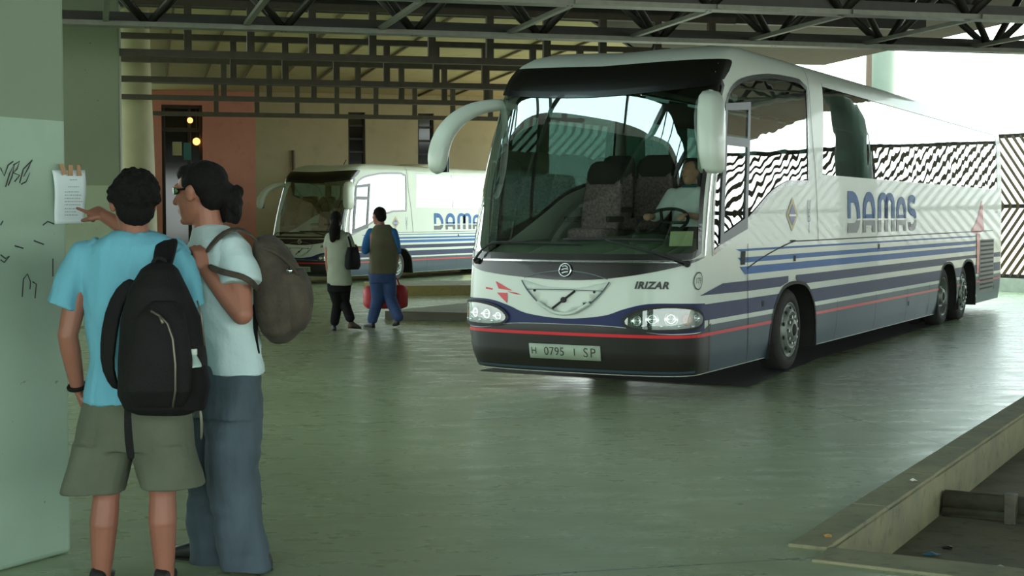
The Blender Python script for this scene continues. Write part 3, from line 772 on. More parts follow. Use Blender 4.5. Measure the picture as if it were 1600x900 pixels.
def frit(name, poly, w, m_, parent, off=.004, **kw):
    """a border strip of width w just inside an outline"""
    p = np.array(resample(poly, .05)); n = len(p); d = np.roll(p, -1, 0) - np.roll(p, 1, 0); d /= np.hypot(d[:, 0], d[:, 1])[:, None] + 1e-9
    area = .5 * np.sum(p[:, 0] * np.roll(p[:, 1], -1) - np.roll(p[:, 0], -1) * p[:, 1]); nn = np.stack([-d[:, 1], d[:, 0]], 1) * np.sign(area)
    i_, o_ = p + nn * w, p - nn * .012
    return decal(name, [[o_[k], o_[(k + 1) % n], i_[(k + 1) % n], i_[k]] for k in range(n)], m_, parent, off, **kw)

M_white = mat('coach_white', (188, 196, 184), .35, 0, .03, 2, coat=.22, spec=.3)
M_roofw = mat('coach_roof_white', (196, 194, 172), .3, 0, .05, 2, coat=.4)
M_navy = mat('coach_navy', (28, 38, 78), .5, 0, .06, 3, coat=.03, spec=.2)
M_blue_ = mat('coach_blue', (24, 88, 152), .5, 0, .06, 3, coat=.05, spec=.2)
M_skirt = mat('coach_grey_skirt', (48, 64, 74), .4, 0, .08, 2, coat=.08, spec=.25)
M_bump = mat('coach_bumper', (32, 31, 26), .4, 0, .15, 4, coat=.12, spec=.3)
M_redl = mat('coach_red', (196, 40, 48), .4, 0, .05, 3, coat=.15, spec=.3)
M_black = mat('coach_black_trim', (18, 18, 16), .25, 0, .1, 4, coat=.4)
M_rub = mat('rubber_black', (24, 24, 22), .7, 0, .2, 12)
M_tyre = mat('tyre_rubber', (34, 33, 30), .8, 0, .25, 14, .3, 60)
M_greyfr = mat('grey_window_frame', (70, 76, 82), .4, .1, .08, 6)
M_chrome = mat('chrome', (196, 200, 200), .12, 1, .05, 6)
M_alloy = mat('polished_wheel', (112, 118, 110), .45, .5, .15, 14)
M_wind = glass('windscreen_glass', (222, 236, 226), .27, .7, 3)
M_tint = glass('tinted_side_glass', (70, 96, 88), .22, .65, 3, .0016)
M_drvg = glass('driver_side_glass', (196, 210, 202), .20, .65, 3, .0014)
M_farg = glass('kerbside_tinted_glass', (38, 54, 50), .16, .65, 3)
M_lens = glass('lamp_lens', (225, 230, 225), .10, .6, 4)
M_dark = mat('underbody_dark', (22, 21, 18), .8, 0, .2, 5)
M_dash = mat('dashboard', (70, 84, 66), .6, 0, .1, 6)
M_seat = mat('seat_fabric', (150, 122, 128), .9, 0, .55, 40)
M_seatd = mat('seat_dark_trim', (42, 38, 38), .8, 0, .2, 10)
M_curt = mat('teal_curtain', (70, 120, 100), .8, 0, .2, 8)
M_inner = mat('coach_lining', (96, 100, 90), .8, 0, .1, 5)
M_orange = mat('indicator_orange', (170, 84, 40), .2, 0, .1, 9)
M_plate = mat('plate_grey_green', (146, 160, 140), .5, 0, .06, 6)
M_text = mat('plate_text', (40, 44, 38), .5)
M_panel = mat('coach_dark_gloss', (22, 22, 18), .22, 0, .1, 2, coat=.2, spec=.35)

# outlines (length along skin, height); the driver's side has negative lengths
WX = 2.82                                                           # wheel centres along the body
XW = (3.08, 10.45, 11.9)
SW = [float(s_of_x(x)) for x in XW]
def arch(sc, r=.80, top=.90):
    pts = [(sc - r, .19)] + [(sc - r * .97, .45), (sc - r * .82, .70), (sc - r * .50, top - .02), (sc, top + .03), (sc + r * .50, top - .02), (sc + r * .82, .70), (sc + r * .97, .45), (sc + r, .19)]
    return smooth_poly(pts, 4, False)
ws = smooth_poly([(0, 1.235), (-.68, 1.24), (-1.16, 1.25)], 4, False) + smooth_poly([(-1.28, 1.30), (-1.24, 1.66), (-1.24, 2.12), (-1.34, 2.6), (-1.42, 2.82)], 4, False) + smooth_poly([(-1.34, 2.87), (-.9, 2.815), (-.45, 2.78), (0, 2.765)], 4, False)
wind = ws + [(-a, b) for a, b in reversed(ws[1:-1])]
drv = [(-1.56, 1.27)] + smooth_poly([(-2.02, 1.40), (-2.66, 1.64), (-3.2, 1.84), (-3.76, 1.95)], 3, False) + [(-4.5, 1.965), (-4.56, 3.0)] + smooth_poly([(-4.3, 3.06), (-3.9, 3.06), (-2.92, 3.03), (-2.1, 2.95), (-1.68, 2.84), (-1.52, 2.66), (-1.46, 2.3), (-1.44, 1.9), (-1.5, 1.5)], 3, False)
wn = [(-5.02, 2.08), (-15.25, 2.08), (-15.25, 3.0)] + [(-14.2, 3.06), (-5.16, 3.10)]
wn = [(a, b) for a, b in wn]
arches = [arch(s) for s in SW]; arches = [arch(SW[0]), arch(SW[1], .66), arch(SW[2], .66)]
holes_d = [drv, wn] + [[(-a, b) for a, b in ar] for ar in arches]

def coach_body(root):
    b0 = .20
    outer = [(-HALF, b0), (HALF, b0), (HALF, VMAX), (-HALF, VMAX)]
    # the wheel arches open through the lower edge: notch them into the outline
    bot = []
    for s in (-1, 1):
        for ar in (arches if s > 0 else list(reversed(arches))):
            a = [(x * s, max(y, b0)) for x, y in ar]
            if s < 0: a = list(reversed(a))
            bot.append((a[0][0], a))
    bot.sort(key=lambda t: t[0]); edge = [(-HALF, b0)]
    for _, a in bot: edge += a
    edge += [(HALF, b0), (HALF, VMAX), (-HALF, VMAX)]
    hs = [wind, drv, mir(drv), wn, mir(wn)]
    patch('body_shell', edge, M_white, root, 0, hs, .14, .09, .09)
    # glazing
    w = patch('windscreen', wind, M_wind, root, -.004, (), .09, .09, .06)
    frit('windscreen_border', wind, .045, M_black, w)
    # dark destination band above the windscreen
    top = smooth_poly([(-1.40, 2.88), (-.9, 2.825), (-.45, 2.79), (0, 2.775), (.45, 2.79), (.9, 2.825), (1.40, 2.88)], 4, False)
    up = smooth_poly([(-1.50, 2.97), (-1.46, 3.08), (-1.0, 3.07), (-.5, 3.06), (0, 3.055), (.5, 3.06), (1.0, 3.07), (1.46, 3.08), (1.50, 2.97)], 4, False)
    patch('destination_band', strip(up, top), M_panel, root, .004, (), .1, .05)
    # dark panel under the windscreen
    low = smooth_poly([(-1.36, 1.255), (-1.02, 1.17), (-.7, 1.105), (-.35, 1.06), (0, 1.045), (.35, 1.06), (.7, 1.085), (1.02, 1.13), (1.36, 1.255)], 4, False)
    upp = [(-1.36, 1.262), (-1.16, 1.235), (-.68, 1.225), (0, 1.222), (.68, 1.225), (1.16, 1.235), (1.36, 1.262)]
    patch('lower_black_panel', strip(upp, low), M_panel, root, .004, (), .1, .05)
    decal('chrome_strip', ribbon([(-1.1 + 2.2 * k / 24, 1.215) for k in range(25)], .014), M_chrome, root, .009)
    # roof cap over the front (warm white)
    for sd, sgn in (('driver_window', 1), ('kerbside_window', -1)):
        p = drv if sgn > 0 else mir(drv)
        q = patch(sd, p, M_drvg if sgn > 0 else M_farg, root, -.004, (), .12, .1); frit('window_border', p, .04, M_black, q)
        fx = [(-1.72, 1.36), (-2.46, 1.50), (-2.30, 2.72), (-1.50, 2.66)]; ix = [(-1.80, 1.46), (-2.36, 1.60), (-2.28, 2.28), (-1.66, 2.28)]; jx = [(-1.62, 2.36), (-2.27, 2.36), (-2.23, 2.64), (-1.58, 2.60)]
        T = (lambda r: r) if sgn > 0 else mir
        patch('sliding_window_frame', T(fx), M_greyfr, q, .008, [T(ix), T(jx)], .1, .1, .05)
        # long ribbon of windows, one pane per bay
        cuts = [-5.02, -7.1, -9.4, -11.6, -13.7, -15.25]
        for k in range(5):
            a, b = cuts[k], cuts[k + 1]
            tl = 3.10 - .04 * k / 5 * 1; pane = [(a - (.0 if k else 0), 2.08), (b, 2.08), (b, 3.06 if k < 4 else 3.0), (a - (.14 if k == 0 else 0), 3.10 if k == 0 else 3.065)]
            pane = [(x, min(y, 3.09)) for x, y in pane]
            pn = patch('side_window', T(pane), M_tint if sgn > 0 else M_farg, root, -.004, (), .2, .12, .1)
            decal('pane_joint', [T([(b - .01, 2.09), (b + .01, 2.09), (b + .01, 3.05), (b - .01, 3.05)])], M_black, pn, .003)
        patch('window_top_trim', T([(-5.14, 3.055), (-15.25, 3.0), (-15.25, 3.02), (-14.2, 3.075), (-5.16, 3.115)]), M_white, root, .004, (), .2, .1)
        # lower grey skirt, navy bands, red line
        def side_patch(nm, poly, m_, off, cut=True, **kw):
            """cut a side stripe at the wheel arches"""
            s_lo, s_hi = min(a for a, _ in poly), max(a for a, _ in poly)
            # split by arches: sample the outline top and bottom
            tp = [p for p in poly]; return patch(nm, T(poly), m_, root, off, (), .15, .08, .08, **kw)
        def arch_gap(ar, z0, z1, outw=.01):
            """where an arch spans between heights z0..z1, its left and right edge at a height"""
            m_ = len(ar) // 2
            L_ = [(-x + outw, y) for x, y in ar[:m_ + 1]]; R_ = [(-x - outw, y) for x, y in ar[m_:]]; return L_, R_
        def edge_pts(side_pts, z0, z1):
            pts = sorted(side_pts, key=lambda p: p[1]); f = lambda z: float(np.interp(z, [p[1] for p in pts], [p[0] for p in pts]))
            zs = [z0] + [p[1] for p in pts if z0 < p[1] < z1] + [z1]; return [(f(z), z) for z in zs]
        def banded(nm, z0, z1, s_front, s_end, m_, off, front_edge=None):
            """a stripe from s_front back to s_end broken at the wheel arches, one part per length"""
            cur = front_edge or [(s_front, z0), (s_front, z1)]        # bottom to top
            for ar in arches:
                topz = max(y for _, y in ar)
                if topz <= z0: continue
                if topz < z1 + .02: topz = z1
                L_, R_ = arch_gap(ar, z0, z1)
                a = edge_pts(L_, z0, z1); b = edge_pts(R_, z0, z1)
                patch(nm, T(cur + list(reversed(a))), m_, root, off, (), .2, .08, .1); cur = b
            patch(nm, T(cur + [(s_end, z1), (s_end, z0)]), m_, root, off, (), .2, .08, .1)
        se = -(float(s_of_x(14.6)))
        banded('grey_skirt', .205, .645, -1.58, se - .3, M_skirt, .003)
        banded('navy_stripe', .69, .835, -1.30, se, M_navy, .004)
        banded('red_line', .548, .578, -1.30, se, M_redl, .006)
        # upper navy stripe tapers to a point at the front
        fe = [(-1.30, .915), (-1.30, .92), (-1.9, 1.005)]
        a1 = -(SW[0] - .42); a2 = -(SW[0] + .42)
        patch('navy_stripe', T([(-1.30, .918), (-1.86, 1.005), (-3.80, 1.005), (-3.80, .945), (-3.55, .905), (-2.54, .905)]), M_navy, root, .004, (), .15, .06)
        patch('navy_stripe', T([(-4.06, .955), (-4.06, 1.005), (se, 1.005), (se, .925), (-(SW[2] + .1), .955), (-(SW[1] - .1), .955), (-11.0, .905), (-4.4, .905)]), M_navy, root, .004, (), .2, .06)
        for z, h in ((1.30, .022), (1.205, .05), (1.105, .075)):
            patch('blue_pinstripe', T([(-(2.3 + (1.3 - z) * .8), z - h / 2), (-13.35, z - h / 2), (-13.45, z + h / 2), (-(2.15 + (1.3 - z) * .8), z + h / 2)]), M_blue_, root, .004, (), .25, .05, .1)
        # seams of hatches and doors
        sm = [[(-1.545, .22), (-1.53, .70)], [(-2.50, 1.36), (-2.56, .8), (-2.60, .22)], [(-2.5, 1.12), (-3.1, 1.24), (-4.0, 1.36), (-4.8, 1.36), (-14.8, 1.38)], [(-4.84, 1.36), (-4.80, 1.7), (-4.74, 2.1), (-4.64, 2.6), (-4.62, 3.1), (-4.6, 3.24)]] + [[(-s, .22), (-s, .66)] for s in (5.6, 7.3, 8.9, 10.2)]
        for st in sm: decal('panel_seam', [T([tuple(v) for v in q]) for q in ribbon(resample(st + st[::-1][1:-1], .15)[: max(2, int(len(resample(st, .15))))] if False else smooth_poly(st, 6, False), .012)], M_rub, root, .005)
        for s_, z_ in ((-4.0, 1.18), (-7.4, 1.245), (-3.0, .76), (-11.4, .28), (-9.0, .45), (-15.0, .42)):
            decal('lock', [T([(s_ - .035, z_ - .03), (s_ + .035, z_ - .03), (s_ + .035, z_ + .03), (s_ - .035, z_ + .03)])], M_rub, root, .006)
        decal('door_handle', [T([(-2.32, 1.16), (-2.44, 1.16), (-2.44, 1.29), (-2.32, 1.29)])], M_rub, root, .007)
        # engine grille and red tail emblem
        gq = patch('engine_grille', T([(-13.72, .36), (-14.95, .36), (-14.92, 1.24), (-13.72, 1.24)]), mat('grille_grey', (96, 92, 84), .5) if sgn > 0 else bpy.data.materials['grille_grey'], root, .006, (), .2, .1)
        decal('louvre', [T([(-13.78, z), (-14.88, z), (-14.88, z + .03), (-13.78, z + .03)]) for z in np.arange(.42, 1.2, .07)], M_rub, gq, .010)
        patch('red_emblem', T(smooth_poly([(-13.02, 1.36), (-13.4, 1.52), (-13.66, 1.70), (-13.84, 1.86), (-13.95, 1.84), (-13.98, 1.60), (-14.02, 1.38)], 3) ), M_redl, root, .004, (), .15, .08)
        patch('red_emblem', T([(-13.50, .70), (-13.66, .70), (-13.72, 1.34), (-13.45, 1.34)]), M_redl, root, .009, (), .15, .08)
        # diamond badge and vertical lettering behind the driver's window
        dm = [(-3.90, 1.46), (-4.10, 1.63), (-3.90, 1.82), (-3.70, 1.63)]; di = [(-3.90, 1.52), (-4.04, 1.63), (-3.90, 1.75), (-3.76, 1.63)]
        q = decal('diamond_badge', [T(dm)], mat('badge_gold', (176, 160, 96), .4) if sgn > 0 else bpy.data.materials['badge_gold'], root, .005); decal('badge_centre', [T(di)], mat('badge_violet', (82, 90, 140), .4) if sgn > 0 else bpy.data.materials['badge_violet'], q, .008)
        decal('badge_line', [T([(-3.78, 1.62), (-4.02, 1.62), (-4.02, 1.64), (-3.78, 1.64)])], M_white, q, .010)
        for k, ch in enumerate('IBU'):
            v, f = text2d(ch, .17); decal('lettering', [(-4.50 + (-x if sgn > 0 else x) * (1 if sgn > 0 else -1) * 1.0, 1.49 + .12 * k + y) if sgn > 0 else (4.50 - x, 1.49 + .12 * k + y) for x, y in v], bpy.data.materials['lettering_grey'] if 'lettering_grey' in bpy.data.materials else mat('lettering_grey', (104, 124, 150), .4), root, .005, f)
        damas(root, T, sgn)
    # front: bumper, navy swoosh, red line
    bt = smooth_poly([(-1.58, .66), (-1.36, .60), (-1.26, .585), (-.9, .585), (-.62, .63), (-.35, .645), (0, .648), (.35, .645), (.62, .63), (.9, .585), (1.26, .585), (1.36, .60), (1.58, .66)], 4, False)
    patch('front_bumper', [(-1.58, .205), (1.58, .205)] + list(reversed(bt)), M_bump, root, .004, (), .1, .06)
    nt = smooth_poly([(-1.42, .845), (-1.1, .855), (-.8, .85), (-.58, .80), (-.38, .735), (0, .70), (.38, .735), (.58, .80), (.8, .85), (1.1, .855), (1.42, .845)], 4, False)
    nb = smooth_poly([(-1.42, .60), (-.9, .59), (-.62, .635), (-.38, .65), (0, .652), (.38, .65), (.62, .635), (.9, .59), (1.42, .60)], 4, False)
    patch('navy_swoosh', strip(nt, nb), M_navy, root, .005, (), .1, .05)
    decal('red_line', ribbon([(-1.34 + 2.68 * k / 40, .563) for k in range(41)], .028), M_redl, root, .008)
    decal('bumper_lip', ribbon([(-1.25 + 2.5 * k / 40, .235) for k in range(41)], .03), M_skirt, root, .008)
    for s_ in (-1.52, 1.52): decal('panel_seam', ribbon([(s_, .22), (s_, .70)], .012), M_rub, root, .007)
    # headlights
    for sg in (-1, 1):
        hl = smooth_poly([(-.585, .70), (-.70, .785), (-.94, .825), (-1.18, .81), (-1.33, .735), (-1.27, .645), (-.94, .615), (-.66, .63)], 4)
        hl = hl if sg < 0 else mir(hl)
        h = patch('headlight', hl, mat('lamp_housing', (62, 64, 58), .3, .6) if sg < 0 else bpy.data.materials['lamp_housing'], root, .007, (), .06, .05, .04)
        for s_, z_, r_, mt in ((-.70, .70, .05, M_chrome), (-.84, .715, .062, M_chrome), (-1.0, .72, .062, M_chrome), (-1.14, .715, .052, M_orange), (-1.24, .725, .04, M_chrome)):
            pp, nn_ = spos(s_ * -sg, z_, .012); Mx = Vector(nn_).to_track_quat('Y', 'Z').to_matrix().to_4x4(); Mx.translation = Vector(pp)
            MB().lathe([(r_, .012), (r_ * .9, .0), (r_ * .6, -.004), (r_ * .35, .0), (r_ * .3, .008), (.001, .012)], 20, Mx).build('reflector' if mt is M_chrome else 'indicator', mt, h, True)
        for s_ in (-.76, -.92, -1.07, -1.2):
            pp, nn_ = spos(s_ * -sg, .655, .012); Mx = Matrix.Translation(Vector(pp)); MB().ell(Vector(pp), (.018, .018, .018), None, 12, 8).build('bulb', M_chrome, h, True)
        patch('lens', hl, M_lens, h, .03, (), .06, .05, .04)
        frit('headlight_rim', hl, .012, M_rub, h, .031)
    # number plate
    pl = patch('number_plate', [(-.36, .335), (.36, .335), (.36, .465), (-.36, .465)], M_plate, root, .02, (), .1, .05, .06, thick=.015)
    for body, cx, sz in (('H', .31, .085), ('0795', .10, .105), ('I', -.105, .09), ('SP', -.255, .115)):
        v, f = text2d(body, sz, spacing=1.02 if body != 'SP' else 1.25); decal('plate_text', [(cx - x, .40 + y) for x, y in v], M_text, pl, .024, f)
    # grille bulge, diagonal bar with iron mark
    gr = patch('grille_panel', smooth_poly([(.44, 1.035), (.36, .93), (.22, .82), (0, .725), (-.22, .82), (-.36, .93), (-.44, 1.035), (-.2, .985), (0, .978), (.2, .985)], 4), M_white, root, .012, (), .08, .06, .04, thick=.012)
    decal('grille_seam', ribbon(smooth_poly([(.44, 1.035), (.36, .93), (.22, .815), (0, .735), (-.22, .815), (-.36, .93), (-.44, 1.035)], 6, False), .012), M_skirt, gr, .017)
    decal('grille_seam', ribbon(smooth_poly([(.38, .955), (0, .96), (-.38, .955)], 6, False), .007), M_skirt, gr, .017)
    p_ = [spos(s_, z_, .03)[0] for s_, z_ in smooth_poly([(.26, .845), (.12, .765), (0, .742), (-.12, .765), (-.26, .845)], 5, False)]
    MB().tube(p_, .016, 10).build('grille_rib', M_white, gr, True)
    p_ = [spos(s_, z_, .022)[0] for s_, z_ in [(.11 - .02 * k, .79 + .0145 * k) for k in range(12)]]
    MB().tube(p_, .010, 8).build('diagonal_bar', M_rub, gr, True)
    pp, nn_ = spos(0, .868, .024); MB().tube([Vector(pp) - Vector(nn_) * .01, Vector(pp) + Vector(nn_) * .01], .026, 16).build('bar_badge', M_rub, gr)
    for s_ in (-.3, .3):
        pp, nn_ = spos(s_, .945, .02); MB().ell(Vector(pp), (.01, .012, .012)).build('screw_cap', M_rub, gr, True)
    # round emblem on the dark panel with an arched trim
    pp, nn_ = spos(0, 1.135, .02); Mx = Vector(nn_).to_track_quat('Y', 'Z').to_matrix().to_4x4(); Mx.translation = Vector(pp)
    em = MB().lathe([(.052, .0), (.058, .008), (.064, .0)], 28, Mx).build('emblem_ring', M_chrome, root, True)
    for pts in ([(.03, 1.165), (-.005, 1.172), (-.03, 1.155)], [(.034, 1.135), (0, 1.145), (-.036, 1.142)], [(.028, 1.105), (0, 1.115), (-.034, 1.118)]):
        decal('emblem_stroke', ribbon(smooth_poly(pts, 4, False), .011), M_chrome, em, .026)
    decal('arched_trim', ribbon(smooth_poly([(.42, 1.06), (.25, 1.105), (.06, 1.13)], 5, False), .009) + ribbon(smooth_poly([(-.06, 1.13), (-.25, 1.105), (-.42, 1.06)], 5, False), .009), M_greyfr, root, .010)
    # red arrow mark, maker lettering, fleet number
    decal('red_arrow', [[(.86, .945), (.44, .90), (.50, .918), (.86, .962)][::1], [(.74, 1.02), (.70, .952), (.54, .935)], [(.72, .915), (.60, .82), (.60, .915)]], M_redl, root, .006)
    v, f = text2d('IRIZAR', .085, .25, .004, spacing=1.1); decal('maker_lettering', [(-.82 - x * 1.08, 1.01 - x * .18 * 0 + y) for x, y in v], M_text, root, .006, f)
    v, f = text2d('179', .075); nb_ = decal('fleet_number', [(-1.27 - x * .8, 1.05 + y) for x, y in v], M_text, root, .006, f)
    decal('number_ring', ribbon(arc(-1.27, 1.05, .065, .075, 0, 360, 24), .01), M_text, nb_, .006)
    # permit sticker inside the windscreen
    decal('permit_sticker', [[(-.95, 1.36), (-1.17, 1.36), (-1.17, 1.49), (-.95, 1.49)]], mat('sticker_cream', (168, 176, 132), .6), root, -.012)
    decal('chrome_pillar_trim', ribbon(smooth_poly([(-1.36, 1.27), (-1.34, 1.7), (-1.34, 2.1), (-1.42, 2.6)], 6, False), .03), M_chrome, root, .008)
    # wipers
    for a, b, c in (((-1.12, 1.20), (-.80, 1.30), (-.38, 1.40)), ((1.0, 1.20), (.78, 1.36), (.30, 1.36))):
        arm = [spos(x, y, .05)[0] for x, y in smooth_poly([a, b, c], 5, False)]; wp = MB().tube(arm, [.013 - .0006 * k for k in range(len(arm))], 8).build('wiper', M_rub, root, True)
        bl_ = [spos(c[0] + d, c[1] + .012 * (1 - abs(d)), .028)[0] for d in np.linspace(-.42, .52, 14) * (1 if c[0] > 0 else -1) * 1.0]
        MB().tube(bl_, .012, 6).build('wiper_blade', M_rub, wp, True)
        q, n_ = spos(a[0], a[1], .02); MB().ell(Vector(q), (.03, .03, .03)).build('wiper_pivot', M_rub, wp, True)

def damas(root, T, sgn):
    """company lettering on the side: blue upper half, dark lower half, split by a white line"""
    x0, W_, z0, H_ = -6.0, 3.38, 1.425, .49
    up, dn = [], []
    def lt(ox, sc, polys, dst):
        for q in polys: dst.append([(ox + sc * x, y) for x, y in q])
    def rb(pts, w): return [[tuple(v) for v in q] for q in ribbon(pts, w)]
    D_up = [[(0, .345), (0, 1), (.22, 1), (.22, .345)]] + [[(.22, .72), (.22, 1), (.40, 1), (.40, .72)]] + rb(arc(.38, .345, .46, .52, 90, 0, 12), .24)
    D_dn = [[(0, 0), (0, .235), (.55, .235), (.45, 0)], [(.45, 0), (.55, .235), (.70, .30), (.95, .30), (.86, .12), (.68, 0)]]
    A_up = rb([(.12, .345), (.12, .55)] + arc(.5, .55, .38, .34, 180, 0, 14) + [(.88, .55), (.88, .345)], .23) + [[(.1, .345), (.9, .345), (.9, .45), (.1, .45)]]
    A_dn = [[(0, .30), (1, .30), (1, .17), (0, .17)], [(0, 0), (.24, 0), (.24, .18), (0, .18)], [(.76, 0), (1, 0), (1, .18), (.76, .18)]]
    M_up = rb([(.09, .345), (.09, .70)] + arc(.295, .70, .205, .22, 180, 0, 10) + [(.5, .345)], .18) + rb([(.5, .345), (.5, .70)] + arc(.705, .70, .205, .22, 180, 0, 10) + [(.91, .345)], .18)
    M_dn = [[(x, 0), (x + .19, 0), (x + .19, .30), (x, .30)] for x in (0, .405, .81)]
    a_up = [[(x, .345 + (y - .345) * .88) for x, y in q] for q in A_up]
    S_up = rb(arc(.46, .76, .36, .13, 20, 180, 8) + [(.12, .62), (.35, .53), (.7, .50), (.86, .42), (.88, .345)], .2)
    S_dn = rb([(.90, .30), (.88, .2)] + arc(.48, .2, .36, .11, 0, -160, 8), .19)
    S_dn += [[(.06, .12), (.06, .24), (.3, .24), (.3, .10)]]
    px = [(0.0, .165, D_up, D_dn), (.195, .165, A_up, A_dn), (.40, .245, M_up, M_dn), (.675, .15, a_up, A_dn), (.855, .145, S_up, S_dn)]
    lts = empty('company_lettering', (0, 0, 0)); lts.parent = root
    for (ox, sc, u_, d_) in px:
        for src, nm, mt in ((u_, 'letter_upper_half', M_blue_), (d_, 'letter_lower_half', M_lets)):
            q2 = []
            for q in src:
                if sgn > 0: q2.append([(x0 - (ox + sc * x) * W_, z0 + y * H_) for x, y in q])
                else: q2.append([(-x0 + W_ - (ox + sc * x) * W_, z0 + y * H_) for x, y in q])
            for grp in ([[q] for q in q2] if src is M_dn else [q2]): decal(nm, grp, mt, lts, .006)
M_lets = mat('coach_dark_letter', (48, 58, 66), .4, 0, .05, 3, coat=.1, spec=.3)

NUTS = {}
def wheel(root, x, y, side, steer=0, dual=False, rr=.50):
    """side -1: driver's side; hub faces outwards"""
    e = empty('wheel', (x, y, .43)); e.scale = (.86, .86, .86); e.parent = root; e.rotation_euler = (0, 0, steer)
    S_ = Matrix.Scale(side, 4, (0, 1, 0))
    w = .15
    MB().lathe([(.33, -w), (.40, -w), (.47, -w + .015), (.497, -w + .05), (.50, 0), (.497, w - .05), (.47, w - .015), (.40, w), (.335, w - .01), (.325, 0), (.33, -w)], 48, S_).build('tyre', M_tyre, e, True)
    if dual:
        MB().lathe([(.33, -w - .36), (.47, -w - .34), (.50, -w - .2), (.47, -w - .06), (.33, -w - .05)], 40, S_).build('inner_tyre', M_tyre, e, True)
        prof = [(.325, w - .02), (.335, w - .005), (.325, w - .015), (.30, w - .09), (.25, w - .12), (.22, w - .13), (.20, w - .10), (.135, w - .02), (.12, w + .0), (.001, w + .0)]
    else:
        prof = [(.325, w - .02), (.335, w - .002), (.325, w - .01), (.305, w - .03), (.27, w + .0), (.235, w + .03), (.215, w + .035), (.205, w + .015), (.13, w + .015), (.125, w + .055), (.06, w + .06), (.001, w + .06)]
    rim = MB().lathe(prof, 48, S_).build('rim', M_alloy, e, True)
    m = MB()
    for k in range(10):
        a = 2 * PI * (k + .5) / 10; c = Vector((math.cos(a) * .262, side * (w + (.008 if not dual else -.11)), math.sin(a) * .262)); m.ell(c, (.026, .012, .026), None, 10, 6)
    m.build('hand_hole', M_dark, e)
    key = (side, dual); nut = NUTS.get(key)
    for k in range(10):
        a = 2 * PI * k / 10
        if nut is None:
            c = Vector((.168, side * (w + (.03 if not dual else -.07)), 0)); nut = NUTS[key] = MB().tube([c - Vector((0, side * .03, 0)), c + Vector((0, side * .022, 0))], .02, 6).build('wheel_nut', M_chrome, e).data; o = e.children[-1] if False else None
        else: o = link('wheel_nut', nut, None, e); o.rotation_euler = (0, a, 0)
    MB().ell((0, side * (w + (.06 if not dual else .0)), 0), (.075, .02, .075)).build('hub_cap', M_dark, e, True)
    return e

def coach_seat(root, x, y, z):
    e = empty('passenger_seat', (x, y, z)); e.parent = root
    MB().loft([((0, 0, .38), .22, .21), ((0, 0, .42), .24, .22), ((0, 0, .48), .23, .215), ((0, 0, .50), .19, .18)], 20, 4).build('cushion', M_seat, e, True)
    rg = [((.16, 0, .42), .06, .20), ((.20, 0, .60), .065, .215), ((.25, 0, .85), .06, .21), ((.29, 0, 1.02), .05, .19), ((.31, 0, 1.07), .03, .15)]
    MB().loft(rg, 20, 3.5).build('backrest', M_seat, e, True)
    MB().loft([((.285, 0, .95), .07, .20), ((.315, 0, 1.08), .07, .2), ((.335, 0, 1.16), .055, .17), ((.34, 0, 1.19), .03, .12)], 20, 3).build('headrest', M_seatd, e, True)
    MB().box((-.12, -.16, 0), (.14, .16, .40)).build('seat_base', M_seatd, e)
    for s in (-1, 1): MB().box((-.15, s * .235 - .02, .56), (.22, s * .235 + .02, .62)).build('armrest', M_seatd, e, bevel=.015)
    return e

